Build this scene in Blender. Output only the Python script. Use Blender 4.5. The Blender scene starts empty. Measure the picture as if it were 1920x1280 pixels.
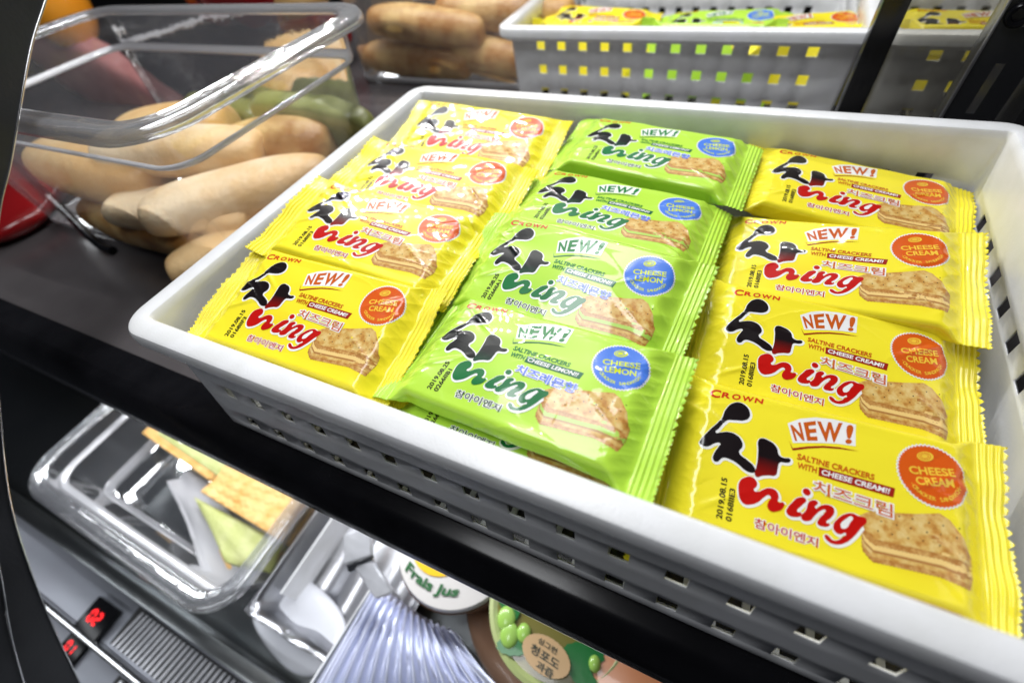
import bpy, bmesh, math, random
import numpy as np
from mathutils import Vector, Matrix

sc = bpy.context.scene
# ------------------------------------------------------------------ camera
RR = np.array([[0.90460805, 0.40975679, -0.11740375], [0.24786135, -0.7297639, -0.63718867], [-0.34676941, 0.54730615, -0.76171317]])
CC = np.array([0.23584082, -0.05513728, 0.13776981]); FPX = 851.946
cam = bpy.data.cameras.new('camera'); camo = bpy.data.objects.new('camera', cam); sc.collection.objects.link(camo); sc.camera = camo
cam.sensor_width = 36; cam.lens = 36 * FPX / 1920; cam.clip_start = .005; cam.clip_end = 50
camo.matrix_world = Matrix(((RR[0][0], -RR[1][0], -RR[2][0], CC[0]), (RR[0][1], -RR[1][1], -RR[2][1], CC[1]), (RR[0][2], -RR[1][2], -RR[2][2], CC[2]), (0, 0, 0, 1)))
cam.dof.use_dof = True; cam.dof.focus_distance = .205; cam.dof.aperture_fstop = 5.2
# ------------------------------------------------------------------ world and lamps
w = bpy.data.worlds.new('World'); sc.world = w; w.use_nodes = True
w.node_tree.nodes['Background'].inputs[0].default_value = (.75, .82, 1, 1); w.node_tree.nodes['Background'].inputs[1].default_value = .022
def area(name, loc, tgt, sx, sy, power, col=(1, .98, .96)):
    l = bpy.data.lights.new(name, 'AREA'); l.shape = 'RECTANGLE'; l.size = sx; l.size_y = sy; l.energy = power; l.color = col
    o = bpy.data.objects.new(name, l); sc.collection.objects.link(o); o.location = loc
    o.rotation_euler = (Vector(tgt) - Vector(loc)).to_track_quat('-Z', 'Y').to_euler(); return o
for k in range(12): area('key_led', (-.36 + .042 * k, .45, .40), (-.10 + .02 * k, .14, 0), .007, .004, .18, (1, .99, .97))
for k in range(18): area('back_led', (-.36 + .055 * k, .60, .42), (.0 + .015 * k, .15, 0), .007, .004, .11, (1, .99, .97))
area('soft_fill', (.05, .12, .70), (.12, .12, 0), .8, .22, 5.2, (.96, .975, 1))  # large soft fill lamp added for diffuse light, not a real fixture
area('lower_shelf_light', (-.16, .03, -.108), (-.14, -.10, -.32), .6, .02, 1.45, (.95, .97, 1))
area('lower_front_fill', (-.1, -.24, -.16), (-.1, -.235, -.33), .7, .03, .32, (.93, .96, 1))  # fill lamp added to brighten the vents, no real source
sc.view_settings.view_transform = 'Standard'; sc.view_settings.look = 'None'; sc.view_settings.exposure = 0; sc.view_settings.gamma = 1
sc.cycles.max_bounces = 10; sc.cycles.transparent_max_bounces = 24

def at(px, py, x=None, y=None, z=None):
    d = RR.T @ np.array([(px - 960) / FPX, (py - 640) / FPX, 1])
    t = (z - CC[2]) / d[2] if z is not None else (y - CC[1]) / d[1] if y is not None else (x - CC[0]) / d[0]
    return Vector((CC + t * d).tolist())
# ------------------------------------------------------------------ materials
def mat(name, col, rough=.5, metal=0, spec=.5, coat=0, trans=0, alpha=1, sss=0, bump=None, var=None, emis=None):
    m = bpy.data.materials.new(name); m.use_nodes = True; nt = m.node_tree; b = nt.nodes['Principled BSDF']
    b.inputs['Base Color'].default_value = (*col, 1); b.inputs['Roughness'].default_value = rough; b.inputs['Metallic'].default_value = metal
    b.inputs['Specular IOR Level'].default_value = spec; b.inputs['Coat Weight'].default_value = coat; b.inputs['Coat Roughness'].default_value = .045
    b.inputs['Transmission Weight'].default_value = trans
    if sss: b.inputs['Subsurface Weight'].default_value = sss; b.inputs['Subsurface Radius'].default_value = (.01, .006, .003); b.inputs['Subsurface Scale'].default_value = .6
    tc = nt.nodes.new('ShaderNodeTexCoord')
    if var:   # (scale, second colour, contrast)
        n = nt.nodes.new('ShaderNodeTexNoise'); n.inputs['Scale'].default_value = var[0]; n.inputs['Detail'].default_value = 6
        nt.links.new(tc.outputs['Object'], n.inputs['Vector'])
        r = nt.nodes.new('ShaderNodeValToRGB'); r.color_ramp.elements[0].position = .5 - var[2]; r.color_ramp.elements[1].position = .5 + var[2]
        r.color_ramp.elements[0].color = (*col, 1); r.color_ramp.elements[1].color = (*var[1], 1)
        nt.links.new(n.outputs['Fac'], r.inputs['Fac']); nt.links.new(r.outputs['Color'], b.inputs['Base Color'])
    if bump:
        n = nt.nodes.new('ShaderNodeTexNoise'); n.inputs['Scale'].default_value = bump[0]; n.inputs['Detail'].default_value = 5
        nt.links.new(tc.outputs['Object'], n.inputs['Vector'])
        k = nt.nodes.new('ShaderNodeBump'); k.inputs['Strength'].default_value = bump[1]; k.inputs['Distance'].default_value = .001
        nt.links.new(n.outputs['Fac'], k.inputs['Height']); nt.links.new(k.outputs['Normal'], b.inputs['Normal'])
    if emis: b.inputs['Emission Color'].default_value = (*emis[0], 1); b.inputs['Emission Strength'].default_value = emis[1]
    return m
def clear_mat(name, tint=(.97, .98, .99), body=.05, white=(.8, .82, .9), rough=.06, bumpy=0.0, edge=.5):
    # thin clear plastic: mostly see-through, mirror-like at grazing angles, white diffuse painting in reflected haze
    m = bpy.data.materials.new(name); m.use_nodes = True; nt = m.node_tree; nt.nodes.clear()
    out = nt.nodes.new('ShaderNodeOutputMaterial'); t = nt.nodes.new('ShaderNodeBsdfTransparent'); t.inputs[0].default_value = (*tint, 1)
    g = nt.nodes.new('ShaderNodeBsdfGlossy'); g.inputs['Roughness'].default_value = rough; g.inputs['Color'].default_value = (1, 1, 1, 1)
    d = nt.nodes.new('ShaderNodeBsdfDiffuse'); d.inputs['Color'].default_value = (*white, 1)
    tl = nt.nodes.new('ShaderNodeBsdfTranslucent'); tl.inputs['Color'].default_value = (*white, 1)
    ms = nt.nodes.new('ShaderNodeMixShader'); ms.inputs[0].default_value = .5; nt.links.new(d.outputs[0], ms.inputs[1]); nt.links.new(tl.outputs[0], ms.inputs[2])
    m1 = nt.nodes.new('ShaderNodeMixShader'); m1.inputs[0].default_value = body
    nt.links.new(t.outputs[0], m1.inputs[1]); nt.links.new(ms.outputs[0], m1.inputs[2])
    lw = nt.nodes.new('ShaderNodeLayerWeight'); lw.inputs[0].default_value = edge
    mu = nt.nodes.new('ShaderNodeMath'); mu.operation = 'MULTIPLY_ADD'; mu.inputs[1].default_value = .75; mu.inputs[2].default_value = .02
    nt.links.new(lw.outputs['Fresnel'], mu.inputs[0])
    m2 = nt.nodes.new('ShaderNodeMixShader'); nt.links.new(mu.outputs[0], m2.inputs[0]); nt.links.new(m1.outputs[0], m2.inputs[1]); nt.links.new(g.outputs[0], m2.inputs[2])
    if bumpy:
        tc = nt.nodes.new('ShaderNodeTexCoord'); n = nt.nodes.new('ShaderNodeTexNoise'); n.inputs['Scale'].default_value = 60; n.inputs['Detail'].default_value = 4
        k = nt.nodes.new('ShaderNodeBump'); k.inputs['Strength'].default_value = bumpy; k.inputs['Distance'].default_value = .002
        nt.links.new(tc.outputs['Object'], n.inputs['Vector']); nt.links.new(n.outputs['Fac'], k.inputs['Height']); nt.links.new(k.outputs['Normal'], g.inputs['Normal'])
    nt.links.new(m2.outputs[0], out.inputs[0]); return m

M = {}
M['white'] = mat('white_plastic', (.79, .80, .82), .27, spec=.6, bump=(900, .10), var=(60, (.74, .75, .755), .12))
M['black_gloss'] = mat('black_gloss', (.003, .003, .004), .20, spec=.30, bump=(60, .04), var=(40, (.010, .010, .012), .3))
M['black_mat'] = mat('black_matt', (.010, .010, .011), .45, bump=(400, .2), var=(60, (.02, .02, .021), .3))
M['frame'] = mat('black_panel', (.012, .013, .015), .38, bump=(500, .15), var=(30, (.022, .023, .026), .3))
M['steel'] = mat('brushed_steel', (.55, .56, .58), .28, metal=1, bump=(90, .25), var=(14, (.38, .38, .41), .3))
M['steel_dark'] = mat('dark_steel', (.24, .26, .27), .30, metal=1, bump=(40, .5), var=(12, (.30, .31, .31), .25))
M['chrome'] = mat('bright_trim', (.85, .85, .85), .18, metal=1, bump=(300, .05), var=(20, (.7, .7, .72), .3))
M['shelf'] = mat('grey_shelf', (.055, .050, .052), .22, spec=.7, bump=(14, .1), var=(9, (.115, .105, .108), .25))

# ------------------------------------------------------------------ mesh helpers
def link(o, parent=None):
    sc.collection.objects.link(o)
    if parent is not None: o.parent = parent
    return o
def meshobj(name, verts, faces, m, parent=None, smooth=40, mi=None):
    me = bpy.data.meshes.new(name); me.from_pydata([tuple(v) for v in verts], [], [tuple(f) for f in faces])
    for x in (m if isinstance(m, (list, tuple)) else [m]): me.materials.append(x)
    if mi is not None: me.polygons.foreach_set('material_index', mi)
    me.update()
    if smooth:
        me.polygons.foreach_set('use_smooth', [True] * len(me.polygons)); me.set_sharp_from_angle(angle=math.radians(smooth))
    return link(bpy.data.objects.new(name, me), parent)
def tag(o, label=None, cat=None, group=None, kind=None):
    if label: o['label'] = label
    if cat: o['category'] = cat
    if group: o['group'] = group
    if kind: o['kind'] = kind
    return o
def empty(name, loc=(0, 0, 0), rot=None):
    o = bpy.data.objects.new(name, None); o.empty_display_size = .02; link(o); o.location = loc
    if rot is not None: o.rotation_euler = rot
    return o
def local(o, p): return o.matrix_basis.inverted() @ Vector(p)
def bm_obj(name, bm, m, parent=None, smooth=40):
    me = bpy.data.meshes.new(name); bm.normal_update(); bm.to_mesh(me); bm.free()
    for x in (m if isinstance(m, (list, tuple)) else [m]): me.materials.append(x)
    if smooth:
        me.polygons.foreach_set('use_smooth', [True] * len(me.polygons)); me.set_sharp_from_angle(angle=math.radians(smooth))
    return link(bpy.data.objects.new(name, me), parent)
def box_bm(lo, hi, bev=.001, seg=2, bm=None):
    own = bm is None
    b = bmesh.new(); bmesh.ops.create_cube(b, size=1)
    for v in b.verts: v.co = Vector([lo[i] + (v.co[i] + .5) * (hi[i] - lo[i]) for i in range(3)])
    if bev: bmesh.ops.bevel(b, geom=b.edges[:], offset=bev, segments=seg, affect='EDGES', profile=.6)
    if own: return b
    me = bpy.data.meshes.new('t'); b.to_mesh(me); b.free(); bm.from_mesh(me); bpy.data.meshes.remove(me); return bm
def tube(name, pts, r, m, parent=None, n=10, closed=False):
    pts = [Vector(p) for p in pts]; V = []; F = []; N = len(pts)
    rr = r if isinstance(r, (list, tuple)) else [r] * N
    for i, p in enumerate(pts):
        a = pts[i - 1] if (i or closed) else p; b = pts[(i + 1) % N] if (i < N - 1 or closed) else p
        t = (b - a).normalized(); u = t.cross(Vector((0, 0, 1)))
        if u.length < 1e-4: u = Vector((1, 0, 0))
        u.normalize(); v = u.cross(t)
        for k in range(n): V.append(p + (u * math.cos(2 * math.pi * k / n) + v * math.sin(2 * math.pi * k / n)) * rr[i])
    for i in range(N if closed else N - 1):
        for k in range(n): F.append((i * n + k, i * n + (k + 1) % n, ((i + 1) % N) * n + (k + 1) % n, ((i + 1) % N) * n + k))
    if not closed: F.append(tuple(range(n))[::-1]); F.append(tuple((N - 1) * n + k for k in range(n)))
    return meshobj(name, V, F, m, parent, 50)
def smooth_pts(P, k=8):
    P = [Vector(p) for p in P]; out = []
    for i in range(len(P) - 1):
        p0 = P[max(i - 1, 0)]; p1 = P[i]; p2 = P[i + 1]; p3 = P[min(i + 2, len(P) - 1)]
        for j in range(k):
            t = j / k; out.append(.5 * ((2 * p1) + (p2 - p0) * t + (2 * p0 - 5 * p1 + 4 * p2 - p3) * t * t + (3 * p1 - p0 - 3 * p2 + p3) * t ** 3))
    out.append(P[-1]); return out
def lathe(name, prof, m, parent=None, n=48, mi=None, smooth=40):
    V = []; F = []; idx = []
    for r, z in prof:
        for k in range(n): V.append((r * math.cos(2 * math.pi * k / n), r * math.sin(2 * math.pi * k / n), z))
    for i in range(len(prof) - 1):
        for k in range(n):
            F.append((i * n + k, i * n + (k + 1) % n, (i + 1) * n + (k + 1) % n, (i + 1) * n + k)); idx.append(mi[i] if mi else 0)
    return meshobj(name, V, F, m, parent, smooth, idx)

# ------------------------------------------------------------------ 2D print shapes (mm), bisected on a grid, wrapped onto the film
def curve_to_2d(cu, warp=None):
    o = bpy.data.objects.new('tmp', cu); sc.collection.objects.link(o)
    dg = bpy.context.evaluated_depsgraph_get(); me = bpy.data.meshes.new_from_object(o.evaluated_get(dg))
    V = [(v.co.x, v.co.y) for v in me.vertices]; F = [tuple(p.vertices) for p in me.polygons]
    bpy.data.objects.remove(o); bpy.data.curves.remove(cu); bpy.data.meshes.remove(me)
    return V, F
def poly2d(loops, smooth=True, offset=0.0, shift=(0, 0)):
    cu = bpy.data.curves.new('c', 'CURVE'); cu.dimensions = '2D'; cu.fill_mode = 'BOTH'; cu.resolution_u = 4
    for L in loops:
        if offset and not smooth: pass
        sp = cu.splines.new('BEZIER' if smooth else 'POLY')
        if smooth:
            sp.bezier_points.add(len(L) - 1)
            for b, p in zip(sp.bezier_points, L): b.co = (p[0] + shift[0], p[1] + shift[1], 0); b.handle_left_type = b.handle_right_type = 'AUTO'
        else:
            sp.points.add(len(L) - 1)
            for b, p in zip(sp.points, L): b.co = (p[0] + shift[0], p[1] + shift[1], 0, 1)
        sp.use_cyclic_u = True
    cu.offset = offset
    return curve_to_2d(cu)
def text2d(s, bold=0.0, shear=0.0):
    cu = bpy.data.curves.new('c', 'FONT'); cu.body = s; cu.size = 1; cu.offset = bold; cu.shear = shear; cu.resolution_u = 3; cu.fill_mode = 'BOTH'; cu.dimensions = '2D'
    V, F = curve_to_2d(cu)
    return V, F
def bounds(V):
    a = np.array(V); return a.min(0), a.max(0)
def quadmap(V, ref, bl, br, tl, tr, arch=0.0, archt=None):
    lo, hi = ref; out = []; archt = arch if archt is None else archt
    for x, y in V:
        s = (x - lo[0]) / (hi[0] - lo[0]); t = (y - lo[1]) / (hi[1] - lo[1])
        a = [(1 - s) * (1 - t) * bl[i] + s * (1 - t) * br[i] + (1 - s) * t * tl[i] + s * t * tr[i] for i in (0, 1)]
        a[1] += ((1 - t) * arch + t * archt) * 4 * s * (1 - s); out.append(tuple(a))
    return out
class Print:
    def __init__(self): self.parts = {}
    def add(self, part, mi, h, VF):
        V, F = VF; bm = self.parts.setdefault(part, bmesh.new())
        vs = [bm.verts.new((x, y, h)) for x, y in V]
        for f in F:
            try: q = bm.faces.new([vs[i] for i in f]); q.material_index = mi
            except ValueError: pass
    def text(self, part, mi, h, s, quad, bold=0.0, arch=0.0, archt=None, shear=0.0, outline=None, oh=None, omi=None):
        V, F = text2d(s, bold, shear); ref = bounds(V)
        self.add(part, mi, h, (quadmap(V, ref, *quad, arch, archt), F))
        if outline:
            V, F = text2d(s, bold + outline, shear); self.add(part, omi, oh, (quadmap(V, ref, *quad, arch, archt), F))
    def finish(self, step=1.4):
        out = {}
        for k, bm in self.parts.items():
            xs = [v.co.x for v in bm.verts]; ys = [v.co.y for v in bm.verts]
            for ax, lo, hi in ((0, min(xs), max(xs)), (1, min(ys), max(ys))):
                q = math.floor(lo / step) * step
                while q < hi:
                    co = [0, 0, 0]; co[ax] = q + .0003; no = [0, 0, 0]; no[ax] = 1
                    bmesh.ops.bisect_plane(bm, geom=bm.verts[:] + bm.edges[:] + bm.faces[:], plane_co=co, plane_no=no, dist=1e-6); q += step
            bmesh.ops.triangulate(bm, faces=[f for f in bm.faces if len(f.verts) > 4])
            bm.verts.ensure_lookup_table(); bm.faces.ensure_lookup_table(); bm.verts.index_update()
            V = np.array([v.co[:] for v in bm.verts]); F = [[v.index for v in f.verts] for f in bm.faces]; mi = [f.material_index for f in bm.faces]
            # every face must look upwards
            for i, f in enumerate(F):
                p = V[f]; ar = sum(p[j][0] * p[(j + 1) % len(f)][1] - p[(j + 1) % len(f)][0] * p[j][1] for j in range(len(f)))
                if ar < 0: f.reverse()
            out[k] = (V, F, mi); bm.free()
        return out
TEAR = [(-35.8, 11.5), (-35.9, 14.6), (-34.9, 18.3), (-33.0, 20.8), (-30.6, 21.8), (-28.3, 21.0), (-26.8, 19.0), (-26.8, 16.5), (-28.5, 14.8), (-31.8, 13.9), (-34.3, 13.0)]
BLOB = [(-42.2, 2.5), (-40.3, 6.4), (-37.9, 10.2), (-35.9, 12.4), (-36.6, 9.1), (-37.6, 6.9), (-36.1, 7.4), (-33.3, 8.5), (-30.4, 8.2), (-28.3, 6.4), (-27.8, 4.5), (-28.7, 1.8), (-25.7, -.1), (-23.2, -1.8), (-22.6, -3.6), (-24.3, -4.4), (-26.2, -4.0), (-28.6, -2.6), (-31.1, -1.8), (-33.8, -1.9), (-35.9, -4.2), (-37.0, -3.7), (-37.0, -1.2), (-35.8, 1.9), (-35.5, 3.2), (-37.4, 2.6), (-39.5, .7), (-41.3, .4), (-42.4, 1.4)]
TICK = [(-22.5, 9.0), (-21.2, 9.9), (-19.4, 9.7), (-17.4, 9.0), (-16.0, 7.4), (-15.3, 5.3), (-13.8, 4.7), (-11.5, 4.9), (-11.5, 3.9), (-12.4, 3.2), (-14.8, 2.5), (-15.3, .2), (-15.9, -2.7), (-18.0, -3.4), (-20.2, -4.3), (-21.9, -5.3), (-22.6, -4.6), (-22.4, -2.0), (-22.2, 1.0), (-22.4, 5.0)]
FLO = [(-27.3, -12), (-27.2, -8.6), (-25.7, -6.7), (-23.6, -5.8), (-21.8, -6.9), (-21.5, -8.4), (-22.3, -10.4), (-20.7, -10.2), (-19.2, -8.9), (-17.3, -7.8), (-15.2, -8.1), (-14.2, -10.0), (-14.2, -11.8), (-12.5, -11.4), (-12.5, -13.2), (-14.4, -15.1), (-16.5, -15.6), (-17.5, -14.4), (-17.3, -12.6), (-16.7, -11.0), (-17.3, -10.4), (-18.7, -11.5), (-20.6, -14.0), (-22.8, -15.6), (-24.8, -16.1), (-26.4, -14.9)]
LI = [(-8.2, -8.2), (-5.7, -7.8), (-6.9, -10.6), (-8.0, -13.0), (-6.9, -12.9), (-6.6, -13.6), (-8.8, -15.1), (-10.6, -15.1), (-11.4, -14.3), (-11.0, -12.4), (-9.8, -10.4)]
LN = [(-4.2, -7.9), (-1.9, -7.6), (-2.6, -9.9), (-.8, -8.4), (1.2, -7.5), (2.9, -7.8), (3.4, -9.2), (2.4, -11.6), (1.2, -13.6), (2.2, -13.6), (2.0, -14.4), (.2, -15.2), (-1.5, -14.9), (-1.2, -13.1), (.4, -10.5), (.6, -9.5), (-.7, -10.1), (-2.5, -12.4), (-4.1, -14.8), (-6.6, -14.9), (-5.4, -11.6)]
LG = [(3.3, -13.9), (4.7, -10.9), (6.7, -8.8), (9.1, -7.8), (10.6, -8.1), (13.1, -8.3), (11.5, -12.0), (9.2, -15.9), (6.9, -18.4), (4.2, -19.7), (2.2, -19.5), (.9, -18.3), (1.1, -17.5), (2.1, -17.6), (3.4, -18.5), (5.0, -18.0), (6.3, -16.6), (7.2, -15.0), (5.7, -15.9), (4.1, -15.7)]
LGH = [(5.7, -13.6), (7.3, -10.0), (8.9, -9.0), (8.3, -11.2), (6.9, -13.6)]
def circ(c, r, n=16): return [(c[0] + r * math.cos(2 * math.pi * k / n), c[1] + r * math.sin(2 * math.pi * k / n)) for k in range(n)]
def mk_print(green, code):
    P = Print()
    # materials: 0 ink black/dark, 1 red/green, 2 white, 3 accent, 4 banner, 5 badge, 6 badge text, 7 flavour, 8 cracker, 9 cracker edge, 10 cream, 11 shadow
    shapes = [[TEAR], [BLOB], [TICK], [FLO], [LI], [LN], [LG, LGH], [circ((-5.6, -5.3), 1.25)]]
    for k, L in enumerate(shapes):
        out = [l for l in L if l is not LGH]
        for j, (off, sh) in enumerate(((.62, (.25, -.35)),)):
            P.add('brand_lettering', 2, .10 + .012 * k, poly2d(out, True, off, sh))
        P.add('brand_lettering', 14 if k < 2 else 0 if k < 3 else 1, .22 + .01 * (k == 7), poly2d(L))
    P.text('small_lettering', 1 if not green else 0, .2, '참아이엔지', ((-20.9, -22.7), (-.9, -22.6), (-20.9, -19.4), (-.9, -19.4)), bold=.012, outline=.07, oh=.12, omi=2)
    # NEW! flash
    P.add('new_flash', 2, .10, poly2d([[(-11.0, 11.4), (-13.3, 18.6), (-9, 21.9), (-4.0, 24.0), (2, 25.2), (9.6, 25.3), (9.4, 16.6), (4, 15.8), (-1, 14.5), (-6, 13.0)]], False))
    for ch, q in (('N', ((-10.4, 12.4), (-7.2, 13.4), (-12.4, 18.0), (-9.0, 20.4))), ('E', ((-6.4, 13.7), (-3.0, 14.8), (-8.0, 20.6), (-3.8, 22.6))), ('W', ((-2.0, 15.0), (4.2, 16.2), (-3.4, 22.6), (5.2, 24.6))), ('!', ((6.0, 16.5), (8.1, 17.0), (6.6, 24.5), (9.0, 24.8)))):
        P.text('new_flash', 3, .19, ch, q, bold=.035)
    P.add('new_flash', 4, .17, poly2d([[(-12.4, 12.0), (-11.0, 9.3), (-6, 11.6), (-1, 13.4), (4, 14.5), (10.4, 15.0), (4, 13.9), (-1, 12.7), (-6, 10.8), (-10.9, 8.5), (-11.3, 9.3)]], False))
    P.text('slogan', 3, .2, 'SALTINE CRACKERS', ((-9.4, 5.6), (15.4, 5.75), (-9.4, 7.9), (15.4, 7.95)), bold=.03, shear=.12)
    P.text('slogan', 3, .2, 'WITH', ((-9.0, 2.3), (-2.7, 2.3), (-9.0, 4.6), (-2.7, 4.65)), bold=.03, shear=.12)
    P.add('slogan', 4, .12, poly2d([[(-2.2, 1.7), (21.2, 1.7), (21.8, 5.1), (-2.2, 5.0)]], False))
    P.text('slogan', 2, .2, 'CHEESE LEMON!!' if green else 'CHEESE CREAM!!', ((-1.3, 2.4), (20.0, 2.4), (-1.3, 4.4), (20.2, 4.4)), bold=.03, shear=.12)
    if green: P.text('flavour_name', 7, .36, '치즈레몬향', ((-3.6, -4.6), (22.2, -5.6), (-3.6, -.2), (22.2, -1.0)), bold=.025, outline=.07, oh=.29, omi=2)
    else: P.text('flavour_name', 7, .36, '치즈크림', ((-3.6, -4.5), (20.8, -5.6), (-3.6, -.2), (20.8, -.9)), bold=.012, outline=.075, oh=.29, omi=2)
    # badge
    bc = (33.4, 13.4); Rb = 10.6
    def gear(r, t): return [(bc[0] + (r + (t if k % 2 else 0)) * math.cos(2 * math.pi * k / 104), bc[1] + (r + (t if k % 2 else 0)) * math.sin(2 * math.pi * k / 104)) for k in range(104)]
    P.add('round_badge', 2, .10, poly2d([gear(Rb + .2, .55)], False)); P.add('round_badge', 5, .17, poly2d([gear(Rb - .35, .5)], False))
    a = math.radians(13)
    def rq(x0, x1, y0, y1):
        f = lambda x, y: (bc[0] + x * math.cos(a) - y * math.sin(a), bc[1] + x * math.sin(a) + y * math.cos(a))
        return (f(x0, y0), f(x1, y0), f(x0, y1), f(x1, y1))
    P.text('round_badge', 6, .24, 'CHEESE', rq(-7.0, 7.2, .1, 2.9), bold=.025)
    P.text('round_badge', 6, .24, 'LEMON' if green else 'CREAM', rq(-5.8, 6.0, -3.6, -.7), bold=.025)
    s = '·CRACKER SANDWICH·'; n = len(s)
    for i, ch in enumerate(s):
        if ch == ' ': continue
        th = a + math.radians(-90 - 66 + 132 * i / (n - 1)); V, F = text2d(ch, .02); lo, hi = np.array([0, 0]), np.array([.62, .72])
        wdt = .62 if ch not in 'I·' else .62
        cx, cy = bc[0] + 8.0 * math.cos(th), bc[1] + 8.0 * math.sin(th); ph = th + math.pi / 2
        m0 = (bounds(V)[0][0] + bounds(V)[1][0]) / 2
        W = [(cx + ((x - m0) * math.cos(ph) - (y - .36) * math.sin(ph)) * 1.9, cy + ((x - m0) * math.sin(ph) + (y - .36) * math.cos(ph)) * 1.9) for x, y in V]
        P.add('round_badge', 6, .24, (W, F))
    ic = (bc[0] - 2.0, bc[1] + 6.4)
    E = [(ic[0] + 2.7 * math.cos(t) * math.cos(.4) - 1.7 * math.sin(t) * math.sin(.4), ic[1] + 2.7 * math.cos(t) * math.sin(.4) + 1.7 * math.sin(t) * math.cos(.4)) for t in [2 * math.pi * k / 14 for k in range(14)]]
    P.add('round_badge', 6, .24, poly2d([E]))
    for r in (.75, .5):
        P.add('round_badge', 5, .30, poly2d([[(ic[0] + (p[0] - ic[0]) * r - .2, ic[1] + (p[1] - ic[1]) * r) for p in E], [(ic[0] + (p[0] - ic[0]) * (r - .08) - .2, ic[1] + (p[1] - ic[1]) * (r - .08)) for p in E]]))
    # cracker picture: two crackers with a filling between, seen from above
    def scal(pts, amp=.28, st=1.0):
        out = []
        for i in range(len(pts) - 1):
            (x0, y0), (x1, y1) = pts[i], pts[i + 1]; L = math.hypot(x1 - x0, y1 - y0); k = max(1, int(L / st))
            for j in range(k):
                t = j / k; nx, ny = (y1 - y0) / L, -(x1 - x0) / L
                s_ = amp * abs(math.sin(math.pi * (j + .5 * 0)))
                out.append((x0 + (x1 - x0) * t + nx * amp * (j % 2), y0 + (y1 - y0) * t + ny * amp * (j % 2)))
        return out + [pts[-1]]
    bot = [(12.0, -14.6), (12.3, -18.6), (15.2, -21.3), (25.5, -20.2), (34.6, -19.3), (43.4, -20.4), (44.6, -15.0), (40, -12)]
    P.add('cracker_picture', 9, .100, poly2d([scal(bot, .3, .55)], False))
    P.add('cracker_picture', 8, .118, poly2d([[(11.8, -14.2), (12.7, -17.3), (15.4, -19.7), (25.5, -18.7), (34.6, -17.9), (43.8, -19.0), (44.7, -15.0), (40, -12)]], False))
    P.add('cracker_picture', 11, .132, poly2d([[(11.7, -13.8), (12.8, -16.4), (15.6, -18.5), (25.5, -17.4), (35, -16.6), (44.2, -17.5), (44.8, -14.4), (40, -12)]], False))
    P.add('cracker_picture', 10, .146, poly2d([[(11.5, -12.5), (12.8, -15.6), (15.4, -17.6), (25.5, -16.6), (35, -15.7), (44.3, -16.6), (44.8, -13.0), (40, -10)]], False))
    P.add('cracker_picture', 9, .160, poly2d([scal([(11.2, -11.5), (12.9, -14.2), (15.4, -15.9), (25.5, -14.9), (35.2, -13.8), (44.6, -14.6), (44.4, -10), (38, -6)], .3, .55)], False))
    P.add('cracker_picture', 8, .176, poly2d([[(11.2, -7.6), (14, -5.4), (20, -3.9), (28, -1.6), (35.0, .9), (38.0, -.4), (41.8, -5.0), (44.6, -11.4), (44.5, -12.9), (40, -12.4), (35, -12.2), (25.5, -13.1), (15.6, -14.1), (12.6, -12.0)]], False))
    rnd = random.Random(5)
    for i in range(6):
        for j in range(3):
            x = 16.5 + i * 4.5 + rnd.uniform(-.3, .3) + j * .8; y = -11.2 + j * 3.4 + i * .42 + rnd.uniform(-.2, .2)
            if y < -3.8 + (x - 20) * .29 - 1: P.add('cracker_picture', 12, .19, poly2d([circ((x, y), .26, 7)], False))
    # date stamp, turned a quarter
    ds = ('2019.08.25' if green else '2019.08.15', code)
    P.text('date_stamp', 12, .12, ds[0], ((-31.2, -23.8), (-31.2, -9.0), (-33.3, -23.8), (-33.3, -9.0)), bold=.03)
    P.text('date_stamp', 12, .12, ds[1], ((-28.1, -23.6), (-28.2, -12.0), (-30.2, -23.6), (-30.2, -12.0)), bold=.03)
    # maker's name along the far edge, capitals thin and thick
    x = -42.0
    for i, (ch, wd, hh) in enumerate((('C', 3.9, 3.6), ('R', 3.2, 2.5), ('O', 3.2, 2.5), ('W', 4.2, 2.4), ('N', 3.0, 2.3))):
        y0, y1 = [21.3 + (q + 42) * .13 for q in (x, x + wd)]; d = .5 if i == 0 else 0
        P.text('maker_name', 13, .12, ch, ((x, y0 - d), (x + wd, y1 - d), (x + .3, y0 + hh - d), (x + wd + .3, y1 + hh - d)), bold=.035); x += wd + .5
    return P.finish()

def uvmat(name, col, rough=.30, extra=None, coat=.8):
    m = mat(name, col, rough, coat=coat, spec=.25); nt = m.node_tree; b = nt.nodes['Principled BSDF']
    if extra: extra(nt, b)
    return m
def grad(c0, c1, v0, v1):
    def f(nt, b):
        uv = nt.nodes.new('ShaderNodeUVMap'); uv.uv_map = 'print'; s = nt.nodes.new('ShaderNodeSeparateXYZ'); nt.links.new(uv.outputs[0], s.inputs[0])
        mr = nt.nodes.new('ShaderNodeMapRange'); mr.inputs[1].default_value = v0 / 100; mr.inputs[2].default_value = v1 / 100; nt.links.new(s.outputs[1], mr.inputs[0])
        mx = nt.nodes.new('ShaderNodeMix'); mx.data_type = 'RGBA'; mx.inputs[6].default_value = (*c0, 1); mx.inputs[7].default_value = (*c1, 1)
        nt.links.new(mr.outputs[0], mx.inputs[0]); nt.links.new(mx.outputs[2], b.inputs['Base Color'])
    return f
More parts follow.
